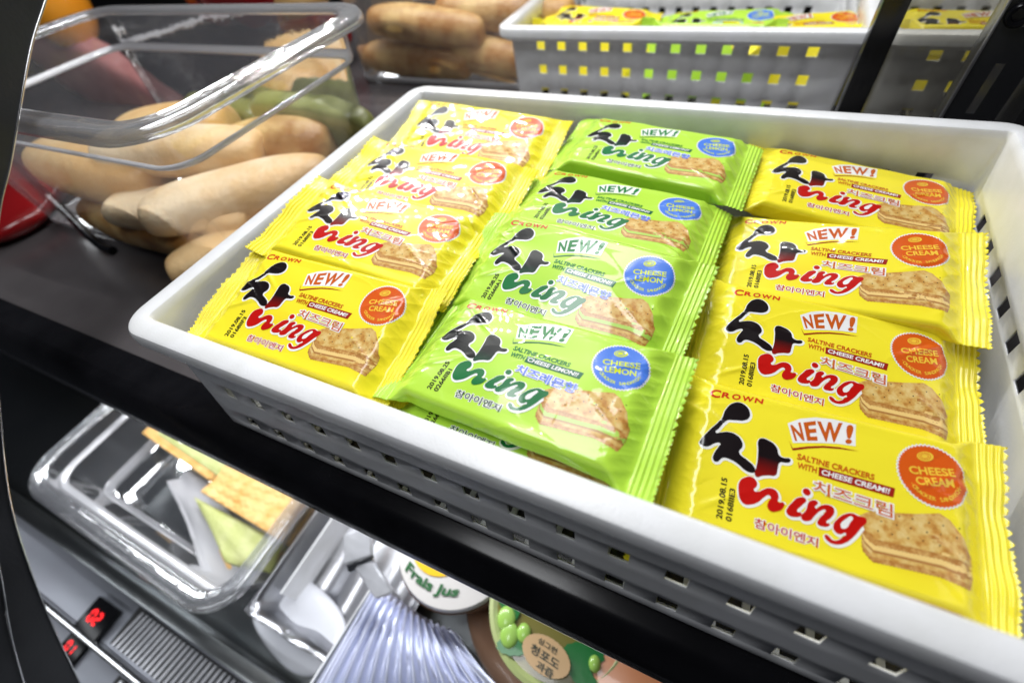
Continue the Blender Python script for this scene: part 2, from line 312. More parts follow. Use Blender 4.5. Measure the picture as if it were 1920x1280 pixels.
def noisy(stops, scale, detail=4):
    def f(nt, b):
        uv = nt.nodes.new('ShaderNodeUVMap'); uv.uv_map = 'print'; n = nt.nodes.new('ShaderNodeTexNoise'); n.inputs['Scale'].default_value = scale; n.inputs['Detail'].default_value = detail; n.inputs['Roughness'].default_value = .6
        nt.links.new(uv.outputs[0], n.inputs['Vector']); r = nt.nodes.new('ShaderNodeValToRGB')
        r.color_ramp.elements[0].position = stops[0][0]; r.color_ramp.elements[0].color = (*stops[0][1], 1); r.color_ramp.elements[1].position = stops[-1][0]; r.color_ramp.elements[1].color = (*stops[-1][1], 1)
        for p, c in stops[1:-1]: e = r.color_ramp.elements.new(p); e.color = (*c, 1)
        nt.links.new(n.outputs['Fac'], r.inputs['Fac']); nt.links.new(r.outputs['Color'], b.inputs['Base Color'])
    return f
def film(base, glow):
    def f(nt, b):
        uv = nt.nodes.new('ShaderNodeUVMap'); uv.uv_map = 'print'
        def blob(cx, cy, sx, sy):
            mp = nt.nodes.new('ShaderNodeMapping'); mp.vector_type = 'TEXTURE'; mp.inputs['Location'].default_value = (cx / 100, cy / 100, 0); mp.inputs['Scale'].default_value = (sx / 100, sy / 100, 1)
            nt.links.new(uv.outputs[0], mp.inputs[0]); g = nt.nodes.new('ShaderNodeTexGradient'); g.gradient_type = 'QUADRATIC_SPHERE'; nt.links.new(mp.outputs[0], g.inputs[0]); return g.outputs[1]
        a = blob(29, -12.5, 24, 14); c = blob(-14, -10, 24, 14)
        ad = nt.nodes.new('ShaderNodeMath'); ad.operation = 'MULTIPLY_ADD'; ad.inputs[1].default_value = .5; nt.links.new(c, ad.inputs[0]); nt.links.new(a, ad.inputs[2])
        cl = nt.nodes.new('ShaderNodeMath'); cl.operation = 'MULTIPLY'; cl.use_clamp = True; cl.inputs[1].default_value = 1.0; nt.links.new(ad.outputs[0], cl.inputs[0])
        mx = nt.nodes.new('ShaderNodeMix'); mx.data_type = 'RGBA'; mx.inputs[6].default_value = (*base, 1); mx.inputs[7].default_value = (*glow, 1)
        nt.links.new(cl.outputs[0], mx.inputs[0]); nt.links.new(mx.outputs[2], b.inputs['Base Color'])
    return f
def ink_set(green):
    ck = [(.34, (.72, .54, .23)), (.48, (.66, .44, .14)), (.60, (.54, .27, .06)), (.72, (.36, .14, .03))]
    if green:
        c = [grad((.0, .05, .02), (.003, .006, .005), -4.5, 1), (.0, .15, .035), None, (.01, .20, .04), (.005, .13, .05), (.07, .20, .70), (.62, .72, .02), (.16, .24, .80), ck, None, (.40, .62, .10), (.40, .20, .05), (.01, .01, .01), (.62, .03, .01), (.003, .005, .005)]
    else:
        c = [grad((.26, .004, .002), (.008, .004, .005), -4.5, 3), (.50, .006, .004), None, (.55, .10, .008), (.32, .015, .008), (.66, .10, .008), (.85, .55, .05), (.58, .12, .035), ck, None, (.82, .58, .22), (.42, .20, .06), (.01, .01, .01), (.62, .03, .01), (.007, .004, .005)]
    p = 'green' if green else 'yellow'; nm = ['dark_ink', 'logo_ink', 'white_ink', 'accent_ink', 'banner_ink', 'badge_ink', 'badge_text_ink', 'flavour_ink', 'cracker_ink', 'cracker_edge_ink', 'cream_ink', 'shade_ink', 'stamp_ink', 'maker_ink', 'black_ink']
    out = []
    for i, (n, v) in enumerate(zip(nm, c)):
        if i == 2: out.append(uvmat(p + n, (.82, .82, .82)))
        elif i == 9: out.append(uvmat(p + n, (.6, .4, .15), extra=noisy([(.35, (.62, .38, .13)), (.6, (.42, .18, .04))], 60)))
        elif i == 8: out.append(uvmat(p + n, (.7, .5, .2), extra=noisy(ck, 26)))
        elif callable(v): out.append(uvmat(p + n, (0, 0, 0), extra=v))
        else: out.append(uvmat(p + n, v))
    return out
INK = {g: ink_set(g) for g in (False, True)}
PRN = {c: mk_print(c[:2] == '02', c) for c in ('0266IIA1', '0266IIB1', '0168IIF3', '0168IIE3')}
FILM = {False: uvmat('yellow_film', (.80, .66, .01), .30, film((.88, .76, .030), (.84, .54, .012))), True: uvmat('green_film', (.3, .6, .02), .30, film((.46, .74, .065), (.27, .60, .022)))}

# ------------------------------------------------------------------ the pack surface
UL, UR, BZ = -60.0, 58.5, 5.5
def sst(x): x = np.clip(x, 0, 1); return x * x * (3 - 2 * x)
class Skin:
    def __init__(self, seed, bl=0, br=0, puff=1.0, crease=1.0):
        r = np.random.RandomState(seed); self.r = r; self.bl, self.br, self.puff, self.crease = bl, br, puff, crease
        self.w = [(r.uniform(.08, .30) * np.cos(t), r.uniform(.08, .30) * np.sin(t), r.uniform(0, 6.3), 1.0) for t in r.uniform(0, 6.3, 7)]
        self.c = [(r.uniform(.25, .6), r.uniform(-.35, .35), r.uniform(0, 6.3)) for _ in range(5)]
        self.ph = r.uniform(0, 6.3, 6); self.tw = r.uniform(-.8, .8); self.bd = r.uniform(-1.2, 1.2); self.sk = r.uniform(-.7, .7)
        self.sl = r.uniform(-1, 1, 4); self.k = []
        for _ in range(20):
            e = r.choice([-1, 1]); self.k.append((e * r.uniform(34, 49), r.uniform(-24, 24), r.normal(0, .45) + (0 if r.rand() < .7 else 1.2), r.uniform(3, 8), r.uniform(.35, .8), r.uniform(-.3, .45)))
        for _ in range(9): self.k.append((r.uniform(-38, 38), r.uniform(-24, 24), r.uniform(-1.5, 1.5), r.uniform(4, 11), r.uniform(.6, 1.4), r.uniform(-.14, .18)))
        for sg in (-1, 1): self.k.append((r.uniform(-20, 20), sg * r.uniform(23, 26), r.uniform(-.04, .04), 26, .9, r.uniform(.1, .3)))
    def disp(self, u, s):
        ax = np.abs(u); d = 0 * u
        for a, b, p, k in self.w: d = d + np.sin(a * u + b * s + p + .8 * np.sin(.11 * s + p))
        d = d / 7 * .55 * self.puff
        # puckers gathered by the end seals
        z = np.exp(-((ax - 45.5) / 4.6) ** 2) * self.crease
        q = 0 * u
        for a, b, p in self.c: q = q + np.abs(np.sin(a * s * .9 + b * (ax - 46) * np.sign(u) + p + np.sign(u)))
        d = d + z * (1.1 - q / 5 * 1.75) * 1.0
        # slack folds running in from the corners
        for i in range(4):
            sg = 1 if i % 2 else -1; k = sg * u - 34 - self.sl[i] * 4; l = s - (12 + 7 * self.sl[(i + 1) % 4]) * (1 if i < 2 else -1)
            ln = (k * .55 - l * .83 * (1 if i < 2 else -1)); al = k * .83 + l * .55 * (1 if i < 2 else -1)
            d = d + .55 * self.crease * np.exp(-(ln / 1.1) ** 2) * np.exp(-(al / 8) ** 2)
        for u0, s0, an, ln, wd, am in self.k:
            p = (u - u0) * math.cos(an) + (s - s0) * math.sin(an); q = -(u - u0) * math.sin(an) + (s - s0) * math.cos(an) + .02 * p * p * wd
            g = q / wd; d = d + am * self.crease * np.exp(-(p / ln) ** 2) * np.where(q > 0, np.exp(-np.abs(g)), np.exp(-np.abs(g) * .35))
        return d
    def P(self, u, s, e=0.0):
        u = np.asarray(u, float); s = np.asarray(s, float); ax = np.abs(u)
        k = sst((ax - 40.5) / 10.0); b = .16 + (BZ - .16) * (1 - k) ** .85
        r = np.minimum(b, 2.6); a = 32.6 - b + .43 * r
        t = np.abs(s); sg = np.sign(s); L1 = a - r; L2 = L1 + math.pi / 2 * r; L3 = L2 + 2 * (b - r); L4 = L3 + math.pi / 2 * r
        y = np.where(t < L1, t, 0.); z = np.where(t < L1, b, 0.); ny = 0 * t; nz = np.where(t < L1, 1., 0.)
        th = (t - L1) / r; m = (t >= L1) & (t < L2); y = np.where(m, a - r + r * np.sin(th), y); z = np.where(m, b - r + r * np.cos(th), z); ny = np.where(m, np.sin(th), ny); nz = np.where(m, np.cos(th), nz)
        m = (t >= L2) & (t < L3); y = np.where(m, a, y); z = np.where(m, b - r - (t - L2), z); ny = np.where(m, 1., ny); nz = np.where(m, 0., nz)
        th2 = math.pi / 2 + (t - L3) / r; m = (t >= L3) & (t < L4); y = np.where(m, a - r + r * np.sin(th2), y); z = np.where(m, -(b - r) + r * np.cos(th2), z); ny = np.where(m, np.sin(th2), ny); nz = np.where(m, np.cos(th2), nz)
        m = t >= L4; y = np.where(m, np.maximum(a - r - (t - L4), 0), y); z = np.where(m, -b, z); nz = np.where(m, -1., nz)
        y = y * sg; ny = ny * sg
        top = (z > -b + .01)
        fade = 1 - sst((ax - 49) / 2.5)
        d = self.disp(u, s) * fade * np.clip((62 - t) / 20, 0, 1)
        nx = 0 * u
        # gentle cushion on the top face
        cush = .9 * self.puff * (1 - np.clip(ax / 42, 0, 1) ** 2) * np.clip(1 - (t / 22) ** 2, 0, 1)
        y = y + ny * (d + e); z = z + nz * (d + cush + e)
        seal = sst((ax - 50.3) / .8); z = z + seal * .26 * np.sin(2 * math.pi * (ax - 50.3) / 2.05)
        # wavy seal ends
        fl = sst((ax - 46) / 12)
        z = z + fl * (.9 * np.sin(y * .13 + self.ph[0] + np.where(u > 0, 2., 0.)) + .35 * np.sin(y * .37 + self.ph[1]))
        bend = np.where(u > 0, self.br, self.bl); q = np.clip(ax - 46, 0, None)
        z = z + bend * q * q / 150.; x = u - np.sign(u) * np.abs(bend) * q * q / 900.
        z = z + self.tw * u * y / 1500 + self.bd * (u / 60) ** 2; y = y + self.sk * (u / 60) ** 2
        return np.stack([x, y, z - BZ], -1)
    def N(self, u, s):
        h = .12; a = self.P(u + h, s) - self.P(u - h, s); b = self.P(u, s + h) - self.P(u, s - h)
        n = np.cross(a, b); return n / np.maximum(np.linalg.norm(n, axis=-1, keepdims=True), 1e-9)
def custom_normals(me, N):
    me.polygons.foreach_set('use_smooth', [True] * len(me.polygons)); me.normals_split_custom_set_from_vertices([tuple(n) for n in N])
def uvset(me, uv):
    l = me.uv_layers.new(name='print'); idx = np.zeros(len(me.loops), np.int32); me.loops.foreach_get('vertex_index', idx)
    l.data.foreach_set('uv', (np.asarray(uv)[idx] / 100).astype(np.float32).ravel())
def grid_mesh(name, sk, us, ss, m, parent, endtooth=0):
    U, S = np.meshgrid(us, ss, indexing='ij')
    if not endtooth: U0, S0 = U, S
    if endtooth:
        tooth = (np.abs(((S + 62) / 1.9) % 2 - 1) - .5) * 1.7; e = us[-1] if endtooth > 0 else us[0]
        k = sst((1 - np.abs(U - e) / 1.6)); U = U + endtooth * tooth * k
    X = sk.P(U, S).reshape(-1, 3); n, k = U.shape
    F = [(i * k + j, (i + 1) * k + j, (i + 1) * k + j + 1, i * k + j + 1) for i in range(n - 1) for j in range(k - 1)]
    me = bpy.data.meshes.new(name); me.from_pydata((X * .001).tolist(), [], F); me.materials.append(m)
    uvset(me, np.stack([U.ravel(), S.ravel()], -1)); me.polygons.foreach_set('use_smooth', [True] * len(F)); me.update()
    if not endtooth: custom_normals(me, sk.N(U.ravel(), S.ravel()))
    return link(bpy.data.objects.new(name, me), parent)
SVALS = np.concatenate([np.linspace(-62, -31.4, 33)[:-1], np.linspace(-31.4, 31.4, 133), np.linspace(31.4, 62, 33)[1:]])
def make_pack(green, seed, label, bl=0, br=0, puff=1., crease=1., code=None):
    e = empty('snack_pack'); tag(e, label, 'cracker pack', GROUP[green])
    sk = Skin(seed, bl, br, puff, crease)
    body = grid_mesh('film_wrapper', sk, np.concatenate([np.linspace(-50.3, -38, 26)[:-1], np.linspace(-38, 38, 96)[:-1], np.linspace(38, 50.3, 26)]), SVALS, FILM[green], e)
    l = grid_mesh('crimped_seal', sk, np.linspace(UL, -50.3, 44), np.linspace(-62, 62, 262), FILM[green], e, -1)
    r = grid_mesh('crimped_seal', sk, np.linspace(50.3, UR, 40), np.linspace(-62, 62, 262), FILM[green], e, 1)
    if code:
        for part, (V, F, mi) in PRN[code].items():
            n = sk.N(V[:, 0], V[:, 1]); X = sk.P(V[:, 0], V[:, 1]) + n * V[:, 2:3] * .8
            me = bpy.data.meshes.new(part); me.from_pydata((X * .001).tolist(), [], F)
            for k in INK[green]: me.materials.append(k)
            me.polygons.foreach_set('material_index', mi); uvset(me, V[:, :2]); me.update(); custom_normals(me, n)
            link(bpy.data.objects.new(part, me), body)
    return e
GROUP = {False: 'yellow cheese cream cracker packs', True: 'green cheese lemon cracker packs'}
def put(o, q, dz=0, s=1.0):
    rx, ry, rz = q[3:6]; Mx = Matrix.Rotation(rz, 4, 'Z') @ Matrix.Rotation(ry, 4, 'Y') @ Matrix.Rotation(rx, 4, 'X')
    o.matrix_world = Matrix.Translation((q[0] / 1000, q[1] / 1000, q[2] / 1000 + dz)) @ Mx
def copy_tree(o, parent=None):
    c = o.copy(); sc.collection.objects.link(c); c.parent = parent
    if parent is not None: c.matrix_parent_inverse = o.matrix_parent_inverse.copy()
    for ch in list(o.children): copy_tree(ch, c)
    return c

# ------------------------------------------------------------------ setting: shelves and case
def slab(name, lo, hi, m, bev=.001, **k):
    o = bm_obj(name, box_bm(lo, hi, bev), m); return o
tag(slab('shelf', (-1.2, .004, -.084), (.9, .62, -.0790), M['shelf'], 0), kind='structure')
tag(slab('back_wall', (-1.4, .66, -.9), (1.2, .70, .7), M['black_mat'], 0), kind='structure')
tag(slab('deck', (-1.4, -.16, -.345), (1.2, .64, -.335), M['steel_dark'], 0), kind='structure')
tag(slab('floor', (-1.4, -1.2, -.80), (1.2, .66, -.79), M['black_mat'], 0), kind='structure')
# black shelf nosing
rail = empty('shelf_rail', (.0, -.012, -.09)); tag(rail, 'glossy black rail along the front edge of the glass shelf', 'shelf rail')
prof = [(.0035, -.0780), (-.016, -.0780), (-.019, -.0786), (-.0215, -.0802), (-.0285, -.094), (-.030, -.0985), (-.029, -.102), (-.026, -.104), (.0035, -.104)]
V = []; F = []
for x in (-1.2, .9):
    for y, z in prof: V.append((x, y + .012, z + .09))
n = len(prof)
for i in range(n): F.append((i, (i + 1) % n, n + (i + 1) % n, n + i))
F += [tuple(range(n))[::-1], tuple(range(n, 2 * n))]
meshobj('rail_profile', V, F, M['black_gloss'], rail, 35)
o = bm_obj('edge_strip', box_bm((-1.2, -.0175, -.0165), (.9, -.0165, -.0148), 0), M['chrome'], rail, 0)  # bright strip models the highlight on the lit glass edge

# ------------------------------------------------------------------ white perforated baskets
def basket(name, x0, y0, wd, dp, zt, h, inset, rows, label, hole=.0078, pitch=.0206, group=None, sk=.0175):
    """inset: left, right, front, back shift of the floor corner; rows: dict side -> list of hole centre heights below the rim"""
    root = empty(name, (x0, y0, zt)); tag(root, label, 'basket', group)
    rad = .0035; nc = 8
    # horizontal stations along each straight side
    def st(length):
        n = int((length - 2 * rad - .02) / pitch); s0 = length / 2 - (n - 1) * pitch / 2; out = [rad]
        for i in range(n): out += [s0 + i * pitch - hole / 2, s0 + i * pitch + hole / 2]
        return out + [length - rad], n
    sx, nx = st(wd); sy, ny = st(dp)
    def ring(z, off, f):   # off outwards, f 0 at the rim .. 1 at the floor
        l, r, fr, bk = [k * f for k in inset]; X0, X1, Y0, Y1 = -off + l, wd + off - r, -off + fr, dp + off - bk; R = max(.0015, rad + off * 1.15)
        pts = []
        def cor(cx, cy, a0):
            return [(cx + R * math.cos(a0 + math.pi / 2 * k / nc), cy + R * math.sin(a0 + math.pi / 2 * k / nc), z) for k in range(1, nc)]
        mp = lambda s, L, a, b: a + R + (b - a - 2 * R) * (s - rad) / (L - 2 * rad)
        pts += [(mp(s, wd, X0, X1), Y0, z) for s in sx]; pts += cor(X1 - R, Y0 + R, -math.pi / 2)
        pts += [(X1, mp(s, dp, Y0, Y1), z) for s in sy]; pts += cor(X1 - R, Y1 - R, 0)
        pts += [(mp(s, wd, X0, X1), Y1, z) for s in sx[::-1]]; pts += cor(X0 + R, Y1 - R, math.pi / 2)
        pts += [(X0, mp(s, dp, Y0, Y1), z) for s in sy[::-1]]; pts += cor(X0 + R, Y0 + R, math.pi)
        return pts
    n1, n2 = len(sx), len(sy); base = {'f': 0, 'r': n1 + nc - 1, 'b': n1 + n2 + 2 * (nc - 1), 'l': 2 * n1 + n2 + 3 * (nc - 1)}
    zs = sorted({round(-c + s * hole / 2, 5) for L in rows.values() for c in L for s in (-1, 1)} | {-.004, -h + .012})
    levels = [(-h, -.005, 1), (-h + .0015, -.0018, 1), (-h + .006, 0, 1 - .006 / h)] + [(z, 0, -z / h) for z in zs if z > -h + .007] 
    levels += [(-.0010, .0002, 0), (-.0003, .0007, 0), (0, .0016, 0), (0, .0078, 0), (-.0004, .0088, 0), (-.0013, .0094, 0), (-.0058, .0098, 0), (-.0066, .0092, 0), (-.0066, .0068, 0), (-.0078, .0058, 0), (-sk + .001, .0050, 0), (-sk, .0044, 0), (-sk, .0022, 0)]
    R0 = ring(-h, 0, 1); N = len(R0); V = []; F = []; lv = []
    for z, off, f in levels: V += ring(z, off, f); lv.append(z)
    for i in range(len(levels) - 1):
        for j in range(N):
            kill = False
            if levels[i][1] == 0 and levels[i + 1][1] == 0:
                for sd, L in rows.items():
                    b = base[sd]; nn = (nx if sd in 'fb' else ny)
                    q = j - b
                    if 0 <= q < 2 * nn + 1 and q % 2 == 1:
                        zc = (lv[i] + lv[i + 1]) / 2
                        if any(abs(zc + c) < hole / 2 for c in L): kill = True
            if not kill: F.append((i * N + j, (i + 1) * N + j, (i + 1) * N + (j + 1) % N, i * N + (j + 1) % N))
    o = meshobj('basket_shell', V, F, M['white'], root, 32)
    md = o.modifiers.new('thick', 'SOLIDIFY'); md.thickness = .0012; md.offset = 1; md.use_even_offset = False
    l, r, fr, bk = inset; g = bmesh.new(); x = l + .004
    while x < wd - r - .004: box_bm((x, fr + .003, -h), (x + .0028, dp - bk - .003, -h + .0016), 0, bm=g); x += .0112
    y = fr + .03
    while y < dp - bk: box_bm((l + .002, y, -h + .0002), (wd - r - .002, y + .003, -h + .0013), 0, bm=g); y += .045
    bm_obj('floor_grid', g, M['white'], root, 0)
    return root
W_, D_ = .36, .2519
basket('storage_basket', 0, 0, W_, D_, 0, .078, (.009, .001, -.012, .004), {'f': [.0400, .0630], 'b': [.028, .052], 'r': [.031], 'l': [.040, .063]}, 'white plastic basket in the foreground, filled with yellow and green packs')
basket('storage_basket', .012, .392, .288, .25, .002, .078, (.003, .003, .003, .003), {'f': [.0155, .0365, .0575], 'b': [.0155, .0365, .0575], 'r': [.0155, .0365, .0575], 'l': [.0155, .0365, .0575]}, 'white perforated basket at the back, left of the black post', sk=.0095)
basket('storage_basket', .319, .400, .20, .25, -.001, .078, (.003, .003, .003, .003), {'f': [.0155, .0365, .0575], 'b': [.0155, .0365, .0575], 'r': [.0155, .0365, .0575], 'l': [.0155, .0365, .0575]}, 'modelled reflection of a white basket, right of the black post behind the added tinted pane', sk=.0095)  # a reflection, modelled as a solid third basket

# ------------------------------------------------------------------ packs in the near basket
POSE = {
    'L1': (71.824, 32.944, -4.854, 0.173, 0.066, 0.039), 'L2': (71.314, 88.132, 1.763, 0.06, 0.106, 0.023), 'L3': (74.191, 140.219, 2.193, 0.08, 0.070, 0.019), 'L4': (75.365, 195.675, 0.743, 0.190, 0.058, 0.025),
    'M1': (181.574, 38.197, -6.525, -0.015, -0.027, -0.048), 'M2': (179.323, 90.192, -5.168, 0.190, 0.020, -0.092), 'M3': (181.908, 148.435, -6.056, -0.06, 0.045, -0.053), 'M4': (189.413, 211.681, -5.709, 0.015, 0.048, -0.062),
    'R1': (292.396, 41.808, -29.814, 0.191, 0.079, 0.068), 'R2': (292.583, 99.689, -29.438, 0.176, 0.114, 0.041), 'R3': (289.632, 155.762, -22.876, 0.125, -0.092, -0.035), 'R4': (298.378, 216.040, -20.550, 0.054, 0.099, -0.059)}
LAB = {
    'L1': ('yellow cracker pack at the front of the left column, against the near rim', 0, 1.5, 1, 1.0), 'L2': ('yellow cracker pack second from the front in the left column, white glare on its badge', 2, 0, 1, 1.1),
    'L3': ('yellow cracker pack third from the front in the left column, glare over its cracker picture', 2, 0, 1, 1.2), 'L4': ('yellow cracker pack in the far left corner of the basket', -1, 1, 1, 1.0),
    'M1': ('green cracker pack nearest the front rim in the middle column', -3, 1, 1, 1.1), 'M2': ('green cracker pack second from the front in the middle column, date code fully readable', -2, 1, .9, 1.1),
    'M3': ('green cracker pack third from the front in the middle column, under the raised one', -2, -2, 1, 1.2), 'M4': ('green cracker pack at the back of the middle column, raised with its near side showing', -3, -2, 1, 1.1),
    'R1': ('yellow cracker pack at the front of the right column, largest and slightly out of focus', 1, 1, .8, .8), 'R2': ('yellow cracker pack second from the front in the right column, glare over its black lettering', 1, 1, .9, 1.1),
    'R3': ('yellow cracker pack third from the front in the right column, its sealed corner sticking out', 1, 0, .8, .8), 'R4': ('yellow cracker pack at the back of the right column, by the wall holes', 0, -1, .9, .9)}
PK = {}
for i, k in enumerate(POSE):
    lb, bl, br, pf, cr = LAB[k]; o = make_pack(k[0] == 'M', 11 + 7 * i, lb, bl, br, pf, cr, {'L': '0168IIF3', 'R': '0168IIE3', 'M': '0266IIA1' if k in ('M2', 'M4') else '0266IIB1'}[k[0]]); put(o, POSE[k]); PK[k] = o

# ------------------------------------------------------------------ packs in the basket at the back (copies)
def cp(src, q, label, ry=0):
    c = copy_tree(src); put(c, q); c['label'] = label; return c
cp(PK['L4'], (78, 455, -11, .12, .05, .05), 'yellow cracker pack on top in the back basket, at its left end')
cp(PK['M4'], (190, 452, -13, .10, -.04, -.05), 'green cracker pack on top in the back basket, in the middle')
cp(PK['L1'], (262, 448, -14, .08, .03, .30), 'yellow cracker pack on top in the back basket, next to the black post')
cp(PK['L3'], (80, 422, -34, -1.99, 0, .02), 'yellow cracker pack showing through the left holes of the back basket')
cp(PK['M2'], (188, 422, -34, -1.99, 0, -.02), 'green cracker pack showing through the middle holes of the back basket')
cp(PK['R4'], (258, 424, -36, -1.94, 0, .10), 'yellow cracker pack showing through the right holes of the back basket')
cp(PK['R3'], (378, 445, -12, .1, .03, -.04), 'yellow cracker pack lying in the modelled basket reflection behind the tinted pane')
cp(PK['R1'], (380, 430, -36, -1.94, 0, .02), 'yellow cracker pack showing through the holes of the modelled basket reflection')  # this and the pack above fill the modelled reflection

# ------------------------------------------------------------------ clear pans
M['clear'] = clear_mat('clear_plastic', body=.10, rough=.05, bumpy=.12, edge=.34)
M['clear_rim'] = clear_mat('clear_plastic_rim', body=.24, white=(.92, .93, .97), rough=.06, bumpy=.30, edge=.80)  # whiter diffuse paints in the glare streaks on the rim
M['clear_soft'] = clear_mat('clear_plastic_soft', body=.12, white=(.85, .86, .92), rough=.08, bumpy=.5, edge=.6)
M['clear_edge'] = clear_mat('clear_plastic_edge', body=.72, white=(.9, .9, .94), rough=.1, edge=.7)
def rrect(X0, X1, Y0, Y1, R, z, nc=8):
    P = []
    for cx, cy, a0 in ((X1 - R, Y0 + R, -90), (X1 - R, Y1 - R, 0), (X0 + R, Y1 - R, 90), (X0 + R, Y0 + R, 180)):
        for k in range(nc + 1): a = math.radians(a0 + 90 * k / nc); P.append((cx + R * math.cos(a), cy + R * math.sin(a), z))
    return P
def loft(name, rings, m, parent, cap=False, thick=0, smooth=40):
    N = len(rings[0]); V = [p for r in rings for p in r]; F = []
    for i in range(len(rings) - 1):
        for j in range(N): F.append((i * N + j, i * N + (j + 1) % N, (i + 1) * N + (j + 1) % N, (i + 1) * N + j))
    if cap: F.append(tuple(range(N))[::-1])
    o = meshobj(name, V, F, m, parent, smooth)
    if thick: md = o.modifiers.new('thick', 'SOLIDIFY'); md.thickness = thick; md.offset = -1
    return o
def pan(label, X0, X1, Y0, Y1, zt, zb, R=.024, shoulder=.030, rot=0, taper=.013, rim='clear_rim'):
    root = empty('food_pan', ((X0 + X1) / 2, (Y0 + Y1) / 2, zb)); tag(root, label, 'food container')
    a, b = (X1 - X0) / 2, (Y1 - Y0) / 2; H = zt - zb; root.rotation_euler = (0, 0, rot)
    rr = lambda off, z: rrect(-a - off, a + off, -b - off, b + off, max(.006, R + off * .9), z)
    zs = H - shoulder
    loft('pan_body', [rr(-taper - .012, .0), rr(-taper - .004, .0015), rr(-taper, .007), rr(-.006, zs - .001)], M['clear'], root, cap=True)
    loft('pan_base_edge', [rr(-taper - .0035, .0010), rr(-taper - .0008, .0036), rr(-taper + .0004, .0075), rr(-taper + .0004, .0092)], M['clear_edge'], root, thick=.0012)
    loft('pan_shoulder', [rr(-.006, zs - .0012), rr(-.0052, zs - .0002), rr(-.0035, zs + .0010), rr(-.0020, zs + .0012), rr(-.0010, zs + .0030)], M['clear_edge'], root, thick=.0020)
    loft('pan_neck', [rr(-.0010, zs + .0026), rr(.0, H - .003)], M['clear'], root)
    loft('pan_rim', [rr(.0, H - .003), rr(.0012, H - .0006), rr(.0024, H), rr(.0034, H - .0007), rr(.0046, H - .0001), rr(.0058, H - .0008), rr(.0070, H), rr(.0082, H - .0005), rr(.0098, H), rr(.0115, H - .0006), rr(.0126, H - .0022), rr(.0128, H - .0060)], M[rim], root, thick=.0022)
    return root
pan('clear plastic food pan with tan rolls inside, left of the large white basket', -.372, -.046, .076, .258, .052, -.0785)
pan('clear plastic bin holding stacked tan corn dogs at the back', -.236, .000, .437, .60, .07, -.0785, R=.014, taper=.004)
# ---- blobs: food and soft packs
def blob(name, c, size, m, parent=None, rot=(0, 0, 0), n=1.0, noise=.06, seed=1, freq=1.6, res=(40, 26), flat=2.0, bend=0.0):
    """superellipsoid, size = half axes in metres, long axis x"""
    rs = np.random.RandomState(seed); W = rs.normal(0, freq, (6, 3)); ph = rs.uniform(0, 6.3, 6)
    V = []; F = []; nu, nv = res
    for i in range(nv + 1):
        th = math.pi * i / nv
        for k in range(nu):
            f = 2 * math.pi * k / nu
            x = math.cos(th); q = abs(math.sin(th)) ** n; y = q * math.copysign(abs(math.cos(f)) ** (2 / flat), math.cos(f)); z = q * math.copysign(abs(math.sin(f)) ** (2 / flat), math.sin(f))
            d = 1 + noise * sum(math.sin(W[j] @ np.array([x * size[0] / size[1], y, z]) + ph[j]) for j in range(6)) / 3
            V.append((x * size[0], (y * d + bend * x * x) * size[1], z * d * size[2]))
    for i in range(nv):
        for k in range(nu): F.append((i * nu + k, (i + 1) * nu + k, (i + 1) * nu + (k + 1) % nu, i * nu + (k + 1) % nu))
    o = meshobj(name, V, F, m, parent, 70); o.location = c; o.rotation_euler = rot; return o
M['bread'] = mat('baked_bread', (.74, .53, .28), .38, sss=.1, var=(24, (.60, .34, .11), .16), bump=(240, .8))
M['dog'] = mat('fried_batter', (.72, .50, .21), .42, sss=.1, var=(36, (.38, .17, .035), .15), bump=(240, .8))
M['pale'] = mat('pale_bread', (.82, .66, .44), .45, sss=.1, var=(26, (.72, .46, .20), .14), bump=(240, .9))
M['wood'] = mat('pale_wood', (.62, .40, .16), .5, bump=(200, .3), var=(60, (.5, .3, .1), .3))
M['red'] = mat('red_wrap', (.34, .008, .010), .22, coat=.6, bump=(18, .5), var=(10, (.22, .006, .008), .3))
M['orange'] = mat('orange_skin', (.95, .30, .015), .3, coat=.4, bump=(200, .2), var=(8, (.95, .42, .03), .3))
M['pink'] = mat('pink_ham', (.72, .36, .34), .35, sss=.1, coat=.4, bump=(30, .5), var=(14, (.40, .13, .13), .2))
M['greenbag'] = mat('green_wrap', (.34, .36, .14), .3, coat=.4, bump=(90, .8), var=(40, (.20, .22, .06), .15))
rolls = [  # centre, half size, rotation z, tilt y, seed, label, material
    ((-.252, .116, -.022), (.074, .025, .021), .05, .06, 3, 'long tan roll against the near side of the food pan', 'bread'),
    ((-.205, .106, -.056), (.080, .024, .018), -.03, 0, 4, 'browner roll at the bottom of the food pan, under the long one', 'dog'),
    ((-.172, .148, -.012), (.066, .026, .017), .42, .12, 5, 'pale roll lying across the middle of the food pan', 'pale'),
    ((-.108, .138, -.034), (.070, .025, .018), .80, .04, 6, 'pale roll lying along the right side of the food pan', 'pale'),
    ((-.150, .112, -.040), (.060, .022, .014), .30, .10, 10, 'cream coloured roll half hidden between the pale rolls and the brown one', 'pale'),
    ((-.225, .180, -.020), (.056, .030, .024), .3, -.05, 7, 'golden roll behind the pale ones in the food pan', 'bread'),
    ((-.126, .200, -.030), (.052, .026, .022), .5, 0, 8, 'dark golden roll at the far right of the food pan', 'dog'),
    ((-.098, .106, -.062), (.052, .022, .016), 1.0, 0, 9, 'brown roll in the near right corner of the food pan', 'bread')]
for c, sz, rz, ty, sd, lb, mm in rolls:
    o = blob('bread_roll', c, sz, M[mm], rot=(0, ty, rz), n=.36, noise=.045, seed=sd, flat=2.4, freq=1.6, res=(64, 44), bend=.14 if sd % 2 else -.12); tag(o, lb, 'bread roll', 'rolls in the clear food pan')
